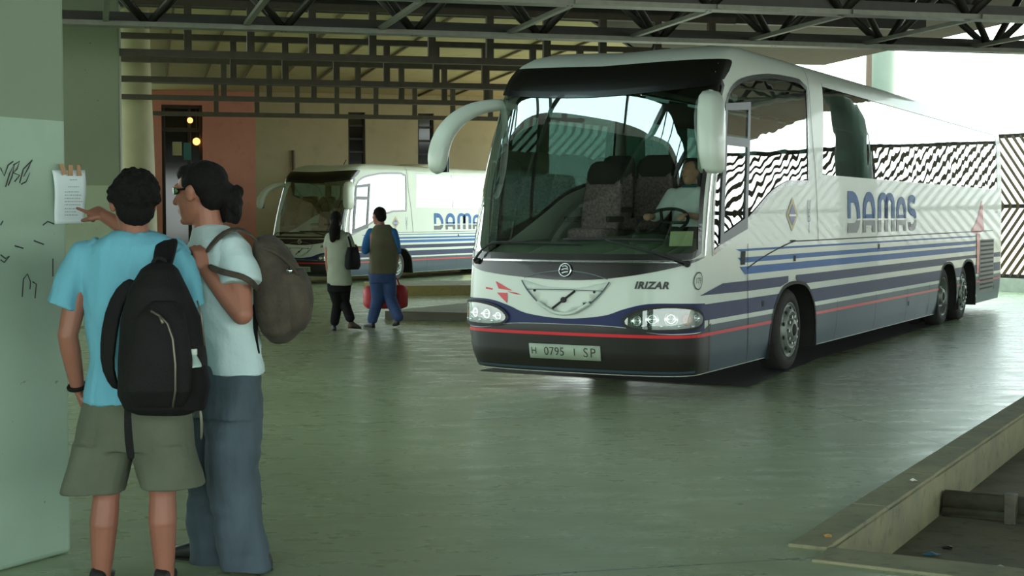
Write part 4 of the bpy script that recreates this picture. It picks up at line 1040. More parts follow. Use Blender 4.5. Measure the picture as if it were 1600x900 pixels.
def coach_interior(root):
    MB().box((.35, -.74, .30), (14.7, .74, .93)).build('chassis', M_dark, root)
    m = MB(); m.box((1.75, -1.10, 1.02), (14.8, 1.10, 1.10)); m.box((1.2, -1.06, .93), (3.0, 1.06, 1.0)); m.build('cabin_floor', M_dark, root)
    MB().box((1.9, -1.02, 3.12), (14.5, 1.02, 3.15)).build('cabin_ceiling', M_inner, root)
    for s in (-1, 1): MB().loft([((2.6, s * .82, 2.82), (0, .2, 0), (0, 0, .12)), ((14.4, s * .82, 2.82), (0, .2, 0), (0, 0, .12))], 16, 3).build('luggage_rack', M_inner, root, True)
    MB().box((14.55, -1.08, 1.1), (14.6, 1.08, 3.1)).build('rear_bulkhead', M_dark, root)
    d = MB(); d.loft([((.62, 0, 1.34), (.12, 0, 0), (0, 1.0, 0)), ((.62, 0, 1.36), (.14, 0, 0), (0, 1.02, 0))], 8, 4)
    o = MB().loft([((.80, .98, 1.18), (.34, 0, 0), (0, 0, .18)), ((.62, .6, 1.20), (.42, 0, .0), (0, 0, .20)), ((.58, 0, 1.20), (.44, 0, 0), (0, 0, .22)), ((.62, -.6, 1.22), (.42, 0, 0), (0, 0, .24)), ((.80, -.98, 1.2), (.34, 0, 0), (0, 0, .2))], 24, 3).build('dashboard', M_dash, root, True)
    MB().loft([((1.0, -.48, 1.34), (.10, 0, .03), (0, .32, 0)), ((.95, -.48, 1.44), (.07, 0, .03), (0, .28, 0))], 20, 3).build('instrument_hood', M_dark, root, True)
    # steering wheel
    c = Vector((1.22, -.44, 1.56)); Mx = Matrix.Translation(c) @ Matrix.Rotation(math.radians(-32), 4, 'Y'); rg = [Mx @ Vector((math.cos(t) * .25, math.sin(t) * .25, 0)) for t in np.linspace(0, 2 * PI, 33)]
    sw = MB().tube(rg, .016, 8, False).build('steering_wheel', M_rub, root, True)
    m = MB()
    for t in (.4, 2.7, 4.71): m.tube([c, Mx @ Vector((math.cos(t) * .24, math.sin(t) * .24, 0))], .015, 6)
    m.build('wheel_spoke', M_rub, sw, True)
    MB().tube([c, Mx @ Vector((-.0, 0, -.42))], .035, 10).build('steering_column', M_dark, sw, True)
    # driver's seat
    ds = empty('driver_seat', (1.86, -.45, .96)); ds.parent = root
    MB().loft([((0, 0, .30), .24, .24), ((0, 0, .38), .26, .25), ((0, 0, .44), .22, .22)], 20, 4).build('cushion', M_seatd, ds, True)
    MB().loft([((.24, 0, .36), .06, .23), ((.30, 0, .66), .06, .24), ((.35, 0, .98), .05, .20), ((.37, 0, 1.10), .04, .14)], 20, 3.5).build('backrest', M_seatd, ds, True)
    MB().box((-.1, -.15, 0), (.16, .15, .31)).build('seat_base', M_dark, ds)
    first = None
    for k in range(12):
        x = 2.75 + k * .92
        for y in (-.86, -.40, .40, .86):
            if k == 0 and y < 0 and False: continue
            if first is None: first = coach_seat(root, x, y, 1.10)
            else:
                c_ = copy_tree(first, root); c_.location = (x, y, 1.10)
    # guide's seat by the front kerbside and partition behind the driver
    e = copy_tree(first, root); e.location = (1.75, .55, 1.0); e.name = 'guide_seat'
    MB().box((2.36, -1.06, 1.1), (2.40, -.28, 2.0)).build('partition', mat('partition_mauve', (112, 96, 98), .8, 0, .5, 30), root, bevel=.02)
    # curtains gathered between the side windows
    for s in (-1, 1):
        for xx, cw in (((4.0, .30), (5.9, .30), (8.1, .30), (10.3, .30), (12.5, .30)) if s < 0 else ((3.9, .5), (5.2, .55), (6.6, .5), (8.6, .7), (9.8, .6), (11.6, .8), (13.2, .8))):
            vs = []; fs = []
            for j in range(2):
                for i in range(25): vs.append((xx - cw / 2 + cw * i / 24, s * (1.02 + .02 * math.sin(i * 1.55)) , 2.08 + .95 * j))
            for i in range(24): fs.append((i, i + 1, i + 26, i + 25))
            me = bpy.data.meshes.new('curtain'); me.from_pydata(vs, [], fs); o = link('curtain', me, M_curt, root, False, True); o.modifiers.new('t', 'SOLIDIFY').thickness = .006

def mirror_arm(root, side):
    """horn-shaped arm from the roof corner with the mirror head hanging in front; side -1 driver's side"""
    S_ = side
    if side > 0:
        path = [(1.02, 1.02, 2.70), (.78, 1.14, 2.72), (.45, 1.27, 2.64), (.22, 1.36, 2.46), (.12, 1.40, 2.26), (.10, 1.40, 2.01)]
        rad = [(.05, .05), (.055, .06), (.07, .075), (.085, .09), (.095, .10), (.08, .085)]
        rings = []
        for i, p in enumerate(path):
            d = (Vector(path[min(i + 1, 5)]) - Vector(path[max(i - 1, 0)])).normalized(); a = Vector((1, 0, 0)); a = (a - d * a.dot(d)).normalized(); b = d.cross(a)
            rings.append((p, a * rad[i][0], b * rad[i][1]))
        e = MB().loft(rings, 20, 2.6).build('mirror_arm', M_white, root, True)
        so = e.modifiers.new('s', 'SUBSURF'); so.levels = so.render_levels = 2
        MB().loft([((.19, 1.39, 2.26), .02, .07), ((.19, 1.39, 2.04), .02, .07)], 16, 4).build('mirror_glass', M_panel, e)
    else:
        rings = [((1.250, -0.930, 2.720), .10, .05), ((1.050, -0.970, 2.710), .12, .055)]
        p = [(1.380, -0.900, 2.680), (1.100, -0.980, 2.700), (0.820, -1.050, 2.640)]
        e = MB().loft([((0.800, -1.085, 2.750), .10, .06), ((0.760, -1.100, 2.700), .15, .085), ((0.720, -1.120, 2.600), .165, .10), ((0.700, -1.130, 2.420), .165, .105), ((0.690, -1.135, 2.220), .16, .105), ((0.690, -1.135, 2.050), .15, .10), ((0.690, -1.135, 2.010), .12, .08)], 24, 3.2).build('mirror_head', M_white, root, True)
        MB().loft([((1.44, -1.06, 2.74), (0, .0, .035), (0, .05, 0)), ((1.100, -1.000, 2.720), (0, 0, .05), (0, .06, 0)), ((0.800, -1.070, 2.710), (0, 0, .06), (0, .06, 0))], 16, 2.5).build('mirror_arm', M_white, e, True)
        MB().box((0.860, -1.200, 2.120), (0.868, -1.070, 2.580)).build('mirror_glass', M_chrome, e)
        MB().loft([((1.050, -1.050, 2.680), .05, .012), ((1.050, -1.050, 2.640), .05, .012)], 12, 3).build('mirror_lamp', M_chrome, e)

def build_coach():
    e = empty('coach', BUS_O, -math.atan2(-U.y, U.x) if False else math.atan2(U.y, U.x))
    coach_body(e); coach_interior(e)
    for s in (-1, 1):
        ys = s * (1.16 - .19)
        wheel(e, 3.11, ys, s); wheel(e, 10.45, ys, s, 0, True); wheel(e, 11.78, ys, s, 0, False)
        # arch liners
        for (sc, ar, xc) in ((SW[0], arches[0], XW[0]), (SW[1], arches[1], XW[1]), (SW[2], arches[2], XW[2])):
            m = MB(); pts = [(xc + (a - sc), z) for a, z in ar]
            n = len(pts); vs = [(x, s * 1.155, z) for x, z in pts] + [(x, s * .72, z) for x, z in pts]
            m.add(vs, [(i, i + 1, n + i + 1, n + i) for i in range(n - 1)]); m.build('arch_liner', M_dark, e)
            decal('arch_rim', [[(s * a, b) for a, b in q] for q in ribbon(ar, .035)], M_rub, e, .007)
        MB().box((12.62, s * .7 - .18, .14), (12.65, s * .7 + .3, .55)).build('mud_flap', M_rub, e)
        mirror_arm(e, s)
        for x in (3.2, 6.0):
            pass
    # roof details
    MB().loft([((6.2, 0, 3.26), .9, .7), ((6.2, 0, 3.36), .85, .62), ((6.2, 0, 3.39), .7, .5)], 28, 3.5).build('roof_unit', M_roofw, e, True)
    MB().loft([((11.2, 0, 3.26), .9, .7), ((11.2, 0, 3.35), .85, .62), ((11.2, 0, 3.38), .7, .5)], 28, 3.5).build('roof_unit', M_roofw, e, True)
    MB().tube([(2.4, .2, 3.2), (2.4, .2, 3.30), (2.5, .2, 3.42)], .012, 8).build('aerial', M_rub, e, True)
    return e
coach = build_coach()
props(coach, 'white coach with blue and navy stripes pulled up over the dark strip, door side away', 'bus', 'white striped coaches')
coach['label'] = 'large white coach with navy stripes, its driver at the wheel'
far_coach = copy_tree(coach); far_coach.location = Vector((-5.74, 39.51, -.2))
far_coach['label'] = 'smaller-looking white coach parked beyond the islands against the ochre wall'

# ================================================================== PEOPLE
def skin_mat(name, c): return mat(name, c, .55, 0, .06, 8)
M_skin = skin_mat('skin_tan', (138, 88, 70)); M_skin2 = skin_mat('skin_light_tan', (156, 102, 82)); M_skin3 = skin_mat('skin_fair', (190, 140, 116))
M_hair = mat('dark_hair', (15, 12, 10), .8, 0, .35, 60, .5, 90, spec=.2)
M_hair2 = mat('brown_black_hair', (17, 14, 13), .75, 0, .35, 60, .5, 90, spec=.2)
M_blueT = mat('blue_tee', (98, 160, 178), .9, 0, .08, 5, .8, 9, stretch=(1, 1, .7))
M_whiteT = mat('white_tee', (186, 206, 206), .9, 0, .06, 5, .8, 9, stretch=(1, 1, .7))
M_short = mat('olive_shorts', (84, 88, 72), .9, 0, .12, 6, .7, 9)
M_jean = mat('blue_jeans', (64, 76, 84), .9, 0, .25, 9, .8, 8, stretch=(1, 1, .4))
M_jean2 = mat('mid_blue_jeans', (52, 72, 112), .9, 0, .2, 9)
M_blackc = mat('black_cloth', (17, 16, 15), .9, 0, .3, 8, spec=.2)
M_bagk = mat('black_nylon', (15, 14, 13), .75, 0, .3, 10, .35, 120, spec=.25)
M_bagb = mat('brown_canvas', (64, 56, 46), .9, 0, .4, 12, .9, 14)
M_zip = mat('zip_grey', (104, 98, 84), .4, .4, .1, 20)
M_shoe = mat('black_shoe', (24, 22, 20), .5, 0, .2, 10)
M_shoeb = mat('brown_shoe', (72, 54, 42), .6, 0, .2, 10)
M_khaki = mat('khaki_vest', (96, 92, 68), .9, 0, .12, 8)
M_sagetop = mat('sage_top', (146, 152, 132), .9, 0, .08, 8)
M_bluesl = mat('blue_shirt', (46, 108, 166), .85, 0, .1, 8)
M_redbag = mat('red_bag', (176, 46, 52), .6, 0, .15, 8)
M_lensg = mat('green_mirror_lens', (62, 96, 60), .1, .3, .2, 8)

def hand(m, wrist, fwd, up, s=1.0, curl=(.2, .2, .2, .2), thumb=.5, side=1):
    """palm, four fingers of different length bent at two knuckles, and a thumb leaving the side of the palm; up = back of the hand"""
    w = Vector(wrist); f = Vector(fwd).normalized(); b = Vector(up); b = (b - f * b.dot(f)).normalized(); t = f.cross(b).normalized() * side   # t points to the thumb side
    pl = .095 * s
    m.loft([(w, b * .018 * s, t * .026 * s), (w + f * pl * .45, b * .017 * s, t * .038 * s), (w + f * pl * .9, b * .014 * s, t * .041 * s), (w + f * pl, b * .010 * s, t * .038 * s)], 16, 2.6)
    for k, (ln, off) in enumerate(((.072, .030), (.080, .010), (.074, -.010), (.058, -.029))):
        a = w + f * pl * (.95 if k else .92) + t * off * s; c = curl[k]; d = (f + t * off * 1.2).normalized(); r = .0088 * s
        p = [a - d * .02 * s, a]
        for j, q in enumerate((.45, .32, .25)):
            ang = c * (1.1 if j == 0 else 1.35) * (j + 1)
            p.append(p[-1] + (d * math.cos(ang) - b * math.sin(ang)) * ln * q * s)
        m.limb(p, [r * 1.05, r * 1.05, r, r * .93, r * .82])
    a = w + f * pl * .28 + t * .026 * s; d = (f * .75 + t * .8 - b * .25).normalized(); d2 = (f * (.95 - thumb * .3) + t * .25 * (1 - thumb) - b * .5 * thumb).normalized()
    m.limb([a - d * .01, a + d * .035 * s, a + d * .035 * s + d2 * .032 * s, a + d * .035 * s + d2 * .058 * s], [.014 * s, .0118 * s, .0105 * s, .0085 * s])

def head(m, c, face, up=(0, 0, 1), s=1.0, ears=True, nose=1.0):
    """skull, jaw, brow, nose, lips, chin and ears; c = centre of the skull, face = direction it looks"""
    c = Vector(c); f = Vector(face).normalized(); u = Vector(up); u = (u - f * u.dot(f)).normalized(); r = f.cross(u).normalized()
    Mx = Matrix((r, f, u)).transposed()
    def p(x, y, z): return c + (r * x + f * y + u * z) * s
    m.ell(p(0, -.008, .022), (.074 * s, .094 * s, .094 * s), Mx, 24, 16)
    m.loft([(p(0, .018, -.01), r * .064 * s, f * .078 * s), (p(0, .022, -.05), r * .060 * s, f * .072 * s), (p(0, .026, -.085), r * .050 * s, f * .064 * s), (p(0, .034, -.115), r * .034 * s, f * .046 * s), (p(0, .04, -.124), r * .02 * s, f * .03 * s)], 20, 2.3)
    m.cap(p(-.035, .078, .028), .013 * s, p(.035, .078, .028), .013 * s)            # brow
    m.limb([p(0, .088, .018), p(0, .104, -.012), p(0, .110 * nose, -.028)], [.009 * s, .011 * s, .014 * s]); m.ell(p(.012, .098, -.03), (.009 * s,) * 3); m.ell(p(-.012, .098, -.03), (.009 * s,) * 3)
    m.cap(p(-.018, .090, -.060), .008 * s, p(.018, .090, -.060), .008 * s); m.cap(p(-.015, .088, -.073), .009 * s, p(.015, .088, -.073), .009 * s)
    m.ell(p(0, .082, -.106), (.022 * s, .016 * s, .016 * s), Mx)
    for sx in (-1, 1):
        m.ell(p(sx * .036, .066, -.02), (.024 * s, .02 * s, .022 * s), Mx)           # cheek
        if ears:
            E_ = Mx @ Euler((.0, 0, -sx * .35)).to_matrix(); m.ell(p(sx * .078, -.004, -.008), (.011 * s, .020 * s, .032 * s), E_); m.ell(p(sx * .084, -.012, .004), (.008 * s, .017 * s, .022 * s), E_)
    return p
def ring(c, rx, ry, yaw=0): return (c, rx, ry, yaw)
def shoe(root, heel, toe_dir, m_, s=1.0, pitch=0, world=True):
    h = Vector(heel); d = Vector(toe_dir).normalized(); d = Vector((d.x, d.y, 0)).normalized() * math.cos(pitch) - Vector((0, 0, math.sin(pitch))); u = Vector((0, 0, 1)); u = (u - d * u.dot(d)).normalized(); r = d.cross(u)
    rg = [(h - d * .005 + u * .035 * s, r * .022 * s, u * .033 * s), (h + d * .03 * s + u * .05 * s, r * .036 * s, u * .05 * s), (h + d * .09 * s + u * .052 * s, r * .039 * s, u * .052 * s), (h + d * .15 * s + u * .04 * s, r * .043 * s, u * .040 * s), (h + d * .21 * s + u * .03 * s, r * .047 * s, u * .030 * s), (h + d * .26 * s + u * .022 * s, r * .04 * s, u * .022 * s), (h + d * .285 * s + u * .018 * s, r * .022 * s, u * .014 * s)]
    o = MB().loft(rg, 20, 2.6).build('shoe', m_, root, True, world=True)
    MB().loft([(h + d * .0 + u * .006, r * .028 * s, u * .007), (h + d * .06 * s + u * .006, r * .04 * s, u * .007), (h + d * .2 * s + u * .006, r * .05 * s, u * .007), (h + d * .29 * s + u * .006, r * .026 * s, u * .007)], 16, 3).build('sole', M_rub, o, False, world=True)
    return o

# ---- man in the blue tee, seen from behind, pointing at the notice
Y1 = 6.3
A = empty('person', (at(208, 926, Y1).x, Y1, 0), label='person in blue tee and olive shorts pointing at the taped notice', category='person')
def a_(px, py, dy=0): return at(px, py, Y1 + dy)
hc = a_(208, 316, .02)
faceA = Vector((-.45, .89, -.03))
m = MB(); head(m, hc, faceA, s=1.12)
m.limb([a_(210, 345, .02), a_(210, 385, 0)], [.058, .066])
# trunk
m.loft([ring(a_(209, 372), .10, .075), ring(a_(209, 392), .19, .10), ring(a_(209, 430), .205, .115), ring(a_(209, 500), .185, .115), ring(a_(209, 560), .17, .105), ring(a_(209, 620), .178, .115), ring(a_(209, 670), .17, .115)], 28)
# arm in the pocket
sl = a_(132, 402); el = a_(106, 524, -.05); wl = a_(121, 604, .03)
m.limb([sl, el], [.058, .043]); m.limb([el, el.lerp(wl, .35), wl], [.043, .044, .030]); hand(m, wl, a_(140, 660, .05) - wl, Vector((-1, -.2, 0)), 1.0, (.25, .25, .3, .3), .6, -1)
# pointing arm, stretched forward past the head
sr = a_(272, 402, .03); er = a_(252, 392, .34); wr = a_(166, 339, .53)
m.limb([sr, er], [.060, .046]); m.limb([er, er.lerp(wr, .35), wr], [.047, .045, .031])
fdir = a_(112, 311, .66) - wr
hw = Vector(wr); f = fdir.normalized(); bk = Vector((.15, -.55, .82)); bk = (bk - f * bk.dot(f)).normalized()
hand(m, hw, f, bk, 1.05, (.02, .78, .82, .85), .75, -1)
# index finger reaching to the sheet
# legs
hl_, hr_ = a_(172, 660), a_(246, 660)
kl, kr = a_(166, 776, .01), a_(254, 772, .01); al, ar_ = a_(158, 908, .03), a_(258, 908, .03)
for h_, k_, an in ((hl_, kl, al), (hr_, kr, ar_)):
    m.limb([h_, k_], [.086, .058]); 
    calf = k_.lerp(an, .30) + Vector((0, -.014, 0)); m.limb([k_, calf, an], [.057, .062, .038])
    m.limb([an, an + Vector((-.01, .02, -.06))], [.04, .038]); m.limb([an + Vector((0, -.03, -.05)), an + Vector((-.03, .16, -.06))], [.036, .03])
m.organic('body', M_skin, A, .0055, 3)
# hair cut short, thick at the crown
m = MB(); f_ = faceA.normalized(); u_ = Vector((0, 0, 1)); u_ = (u_ - f_ * u_.dot(f_)).normalized(); r_ = f_.cross(u_); Mx = Matrix((r_, f_, u_)).transposed()
m.ell(hc - f_ * .026 + u_ * .034, (.100, .112, .106), Mx, 28, 18); m.ell(hc - f_ * .05 - u_ * .035, (.082, .062, .070), Mx, 24, 14)
for k in range(90):
    th = random.uniform(0, 6.283); z = random.uniform(-.35, 1); q = Vector((math.cos(th) * math.sqrt(max(0, 1 - z * z)), math.sin(th) * math.sqrt(max(0, 1 - z * z)), z))
    if q.y > .45 and q.z < .55: continue
    p = hc - f_ * .026 + u_ * .034 + Mx @ Vector((q.x * .096, q.y * .108, q.z * .102)); m.ell(p, (.018, .018, .016))
m.organic('hair', M_hair, A, .006, 2, wrinkle(.006, 90, 90, 60, 3))
# tee: trunk and two sleeves
m = MB()
m.loft([ring(a_(210, 361, .01), .085, .07), ring(a_(210, 369), .125, .085), ring(a_(210, 384), .205, .108), ring(a_(207, 405), .222, .125), ring(a_(207, 440), .220, .135), ring(a_(210, 500), .212, .135), ring(a_(212, 560), .205, .13), ring(a_(213, 600), .216, .142), ring(a_(214, 628), .232, .156)], 32, 2.2)
def sleeve(m, pts, rs, n=24):
    P = [Vector(p) for p in pts]; rings = []
    for i, p in enumerate(P):
        d = (P[min(i + 1, len(P) - 1)] - P[max(i - 1, 0)]).normalized(); a = Vector((0, 1, 0)); a = (a - d * a.dot(d)).normalized(); c = d.cross(a); r = rs[i]; rx, ry = r if isinstance(r, tuple) else (r, r)
        rings.append((p, c * rx, a * ry))
    m.loft(rings, n, 2.1)
sleeve(m, [a_(160, 388), a_(138, 400), a_(122, 424, -.01), a_(108, 456, -.02), a_(99, 481, -.03)], [.055, .074, (.072, .080), (.074, .084), (.080, .090)])
sleeve(m, [a_(262, 392), a_(272, 400, .04), a_(266, 403, .12), a_(258, 402, .2)], [.05, .072, .070, .060])
sleeve(m, [a_(270, 396, -.01), a_(284, 416, .0), a_(296, 446, .0), a_(308, 480, .01)], [(.055, .07), (.060, .07), (.052, .05), (.038, .034)])
m.organic('tee', M_blueT, A, .0065, 4, lambda co: wrinkle(.018, 14, 10, 9, 1)(co) + wrinkle(.013, 34, 12, 18, 61)(co))
m = MB()
m.loft([ring(a_(214, 600), .19, .125), ring(a_(214, 630), .228, .142), ring(a_(212, 665), .250, .15), ring(a_(210, 700), .262, .152)], 28, 2.3)
for top, bot, rx, ry in (((166, 690), (146, 766), .138, .145), ((252, 690), (271, 758), .140, .145)):
    m.loft([ring(a_(*top), .138, .145), ring(a_((top[0] + bot[0]) / 2, (top[1] + bot[1]) / 2), .132, .142), ring(a_(*bot), rx, ry)], 24, 2.3)
m.organic('shorts', M_short, A, .0065, 3, wrinkle(.016, 22, 14, 14, 2))
for h_ in (al, ar_): shoe(A, Vector((h_.x, h_.y - .07, 0)), (-.12, 1, 0), M_shoe, 1.0)
q = wl + Vector((0, 0, .0)); d = (wl - el).normalized(); s_ = d.orthogonal().normalized(); t_ = d.cross(s_)
MB().tube([q + (s_ * math.cos(t) + t_ * math.sin(t)) * .036 for t in np.linspace(0, 2 * PI, 25)], .010, 8, False).build('wrist_strap', M_blackc, A, True, world=True)

# ---- black rucksack on his back
B1 = empty('rucksack', a_(246, 640, -.2), label='black rucksack hanging from one shoulder of the blue tee', category='bag')
def b_(px, py, d=0): return at(px, py, Y1 - .24 + d)
m = MB()
m.loft([ring(b_(252, 410, .03), .04, .05), ring(b_(250, 420, .02), .075, .07), ring(b_(248, 450), .118, .095), ring(b_(252, 500), .162, .12), ring(b_(254, 560), .180, .13), ring(b_(254, 615), .182, .13), ring(b_(256, 638, .01), .160, .11), ring(b_(257, 647, .02), .11, .08)], 30, 2.6)
m.organic('bag_body', M_bagk, B1, .008, 4, wrinkle(.006, 14, 10, 9, 8))
m = MB()
m.loft([ring(b_(258, 470, -.10), .05, .03), ring(b_(252, 495, -.115), .10, .045), ring(b_(248, 560, -.125), .135, .06), ring(b_(248, 610, -.12), .135, .055), ring(b_(250, 634, -.09), .11, .04)], 24, 3)
m.organic('front_pocket', M_bagk, B1, .007, 4, wrinkle(.004, 18, 10, 9, 9))
m = MB(); m.loft([ring(b_(302, 572, -.055), .05, .06), ring(b_(304, 600, -.055), .062, .07), ring(b_(300, 640, -.05), .055, .06)], 20, 3)
m.organic('side_pocket', M_blackc, B1, .007, 2)
zp = [b_(x, y, d) for x, y, d in ((236, 486, -.165), (250, 494, -.178), (262, 506, -.182), (270, 530, -.192), (274, 570, -.195), (274, 610, -.185), (270, 636, -.145))]
MB().tube(zp, .0045, 8).build('zip', M_zip, B1, True, world=True)
MB().tube([zp[1], zp[1] + Vector((.014, -.012, -.03))], .006, 8).build('zip_puller', M_zip, B1, True, world=True)
zp = [b_(x, y, d) for x, y, d in ((308, 470, -.02), (314, 490, -.03), (320, 540, -.03))]
MB().tube(zp, .004, 8).build('zip', M_zip, B1, True, world=True)
def strap_mesh(name, pts, nrm, w, th, m_, root):
    P = [Vector(p) for p in pts]; rings = []
    for i, p in enumerate(P):
        d = (P[min(i + 1, len(P) - 1)] - P[max(i - 1, 0)]).normalized(); n = Vector(nrm[i] if isinstance(nrm, list) else nrm); n = (n - d * n.dot(d)).normalized(); c = d.cross(n); ww = w[i] if isinstance(w, (list, tuple)) else w
        rings.append((p, c * ww / 2, n * th / 2))
    o = MB().loft(rings, 12, 5).build(name, m_, root, True, world=True); sb = o.modifiers.new('s', 'SUBSURF'); sb.levels = sb.render_levels = 1; return o
strap_mesh('shoulder_strap', [b_(252, 425, -.02), a_(256, 402, -.13), a_(260, 384, -.10), a_(262, 375, -.02), a_(260, 380, .08), a_(256, 420, .16)], [(0, -1, .2), (0, -1, .3), (0, -.7, .7), (0, -.1, 1), (0, .6, .8), (0, 1, 0)], [.085, .092, .095, .09, .08, .06], .028, M_bagk, B1)
strap_mesh('hanging_strap', [b_(212, 438, .05), b_(190, 454, .05), b_(175, 490, .04), b_(168, 540, .03), b_(167, 580, .03), b_(184, 610, .05)], (-.3, -.95, 0), [.05, .065, .075, .075, .055, .03], .024, M_bagk, B1)
strap_mesh('webbing_tail', [b_(200, 612, -.02), b_(199, 650, -.02), b_(201, 690, -.01), b_(206, 722, 0)], (0, -1, 0), [.028, .03, .036, .034], .008, M_bagk, B1)
strap_mesh('webbing_tail', [b_(312, 636, .0), b_(316, 660, 0), b_(314, 690, .02)], (0, -1, 0), .012, .005, M_zip, B1)
strap_mesh('grab_loop', [b_(238, 418, .0), b_(240, 404, .02), b_(252, 402, .02), b_(262, 410, .0)], (0, -1, 0), .02, .01, M_bagk, B1)
# water bottle in the side pocket
M_bot = mat('frosted_bottle', (150, 170, 164), .25, 0, .05, 6); M_cap = mat('bottle_cap', (206, 214, 206), .4)
bc = b_(302, 600, -.075); zt = b_(301, 545, -.075).z
W_ = empty('water_bottle', (bc.x, bc.y, bc.z), label='clear water bottle tucked in the side pocket of the black rucksack', category='bottle')
Mx = Matrix.Translation((bc.x, bc.y, bc.z)) @ Matrix.Rotation(PI / 2, 4, 'X'); H_ = zt - bc.z
MB().lathe([(.001, -.02), (.034, -.018), (.036, 0), (.036, H_ - .075), (.033, H_ - .06), (.018, H_ - .032), (.015, H_ - .025), (.015, H_ - .02), (.001, H_ - .02)], 24, Mx).build('bottle_body', M_bot, W_, True, world=True)
MB().lathe([(.001, H_ + .0), (.016, H_ + .0), (.0175, H_ - .004), (.0175, H_ - .024), (.001, H_ - .024)], 20, Mx).build('bottle_cap', M_cap, W_, True, world=True)

# ---- man with ponytail, in profile
Y2 = 6.70
Bp = empty('person', (at(355, 905, Y2).x, Y2, 0), label='person with ponytail, sunglasses, white tee and jeans holding a rucksack strap', category='person')
def c_(px, py, dy=0): return at(px, py, Y2 + dy)
hB = c_(312, 300); fB = Vector((-.93, .36, -.10))
m = MB(); pB = head(m, hB, fB, s=1.16, nose=1.04)
m.limb([c_(322, 330, .0), c_(328, 372, .0)], [.064, .072])
yw = math.radians(112)                                             # chest faces away and to the pillar side
m.loft([ring(c_(330, 362), .09, .08, yw), ring(c_(338, 385), .18, .11, yw), ring(c_(344, 430), .20, .125, yw), ring(c_(348, 500), .185, .12, yw), ring(c_(352, 560), .175, .12, yw), ring(c_(352, 610), .175, .125, yw)], 28)
sB = c_(368, 398, -.14); eB = c_(378, 490, -.24); wB = c_(323, 424, -.19)
m.limb([sB, eB], [.062, .050]); m.limb([eB, eB.lerp(wB, .35), wB], [.050, .049, .034])
hand(m, wB, c_(309, 374, -.17) - wB, Vector((.6, -.8, .2)), 1.08, (.70, .72, .75, .78), .8, -1)
s2 = c_(306, 396, .16); e2 = c_(300, 490, .22); w2 = c_(310, 560, .16)
m.limb([s2, e2], [.06, .047]); m.limb([e2, w2], [.046, .034]); hand(m, w2, Vector((.1, -.1, -1)), Vector((-.6, .8, 0)), 1.0, (.3, .3, .35, .4), .6, 1)
hip1, hip2 = c_(362, 620, -.07), c_(330, 620, .09); kn1, kn2 = c_(362, 740, -.08), c_(334, 745, .12); an1, an2 = c_(386, 880, -.06), c_(332, 880, .14)
for h_, k_, an in ((hip1, kn1, an1), (hip2, kn2, an2)): m.limb([h_, k_, an], [.085, .06, .042])
m.organic('body', M_skin2, Bp, .0055, 3)
f_ = fB.normalized(); u_ = Vector((0, 0, 1)); u_ = (u_ - f_ * u_.dot(f_)).normalized(); r_ = f_.cross(u_); Mx = Matrix((r_, f_, u_)).transposed()
m = MB(); m.ell(hB - f_ * .030 + u_ * .044, (.098, .112, .098), Mx, 28, 18); m.ell(hB - f_ * .07 - u_ * .01, (.085, .066, .085), Mx, 24, 14); m.ell(hB + f_ * .04 + u_ * .088, (.07, .06, .045), Mx)
m.limb([hB - f_ * .10 - u_ * .0, c_(352, 300), c_(362, 316), c_(366, 338)], [.052, .050, .052, .034])
for k in range(46):
    b0 = c_(360 + random.uniform(-12, 14), 316 + random.uniform(-22, 26)); m.ell(b0 + Vector((0, random.uniform(-.04, .04), 0)), (.02, .02, .026))
m.organic('hair', M_hair2, Bp, .006, 2, wrinkle(.005, 80, 80, 50, 5))
MB().tube([c_(346, 296) + (Vector((0, math.cos(t), 0)) + u_ * math.sin(t)) * .05 for t in np.linspace(0, 2 * PI, 21)], .012, 8, False).build('hair_band', M_blackc, Bp, True, world=True)
# wraparound sunglasses
sg = MB()
for sx in (-1, 1):
    q = [pB(sx * x, y, z) for x, y, z in ((.010, .100, .012), (.035, .096, .014), (.058, .078, .012), (.068, .055, .012))]
    sg.loft([(q[0], u_ * .012, f_ * .004), (q[1], u_ * .019, f_ * .004), (q[2], u_ * .017, (f_ + r_ * sx).normalized() * .004), (q[3], u_ * .010, r_ * sx * .004)], 12, 3)
gl_ = sg.build('sunglasses', M_lensg, Bp, True, world=True)
m = MB()
for sx in (-1, 1): m.tube([pB(sx * .069, .055, .014), pB(sx * .079, .0, .012), pB(sx * .080, -.02, .006)], .0045, 8)
m.tube([pB(-.012, .102, .014), pB(.012, .102, .014)], .004, 8); m.build('spectacle_frame', M_blackc, gl_, True, world=True)
# stubble shading comes from a close-cut beard
m = MB(); m.loft([(pB(0, .022, -.055), r_ * .0715, f_ * .0835), (pB(0, .027, -.09), r_ * .061, f_ * .074), (pB(0, .036, -.118), r_ * .043, f_ * .055), (pB(0, .04, -.140), r_ * .02, f_ * .03)], 20, 2.3)
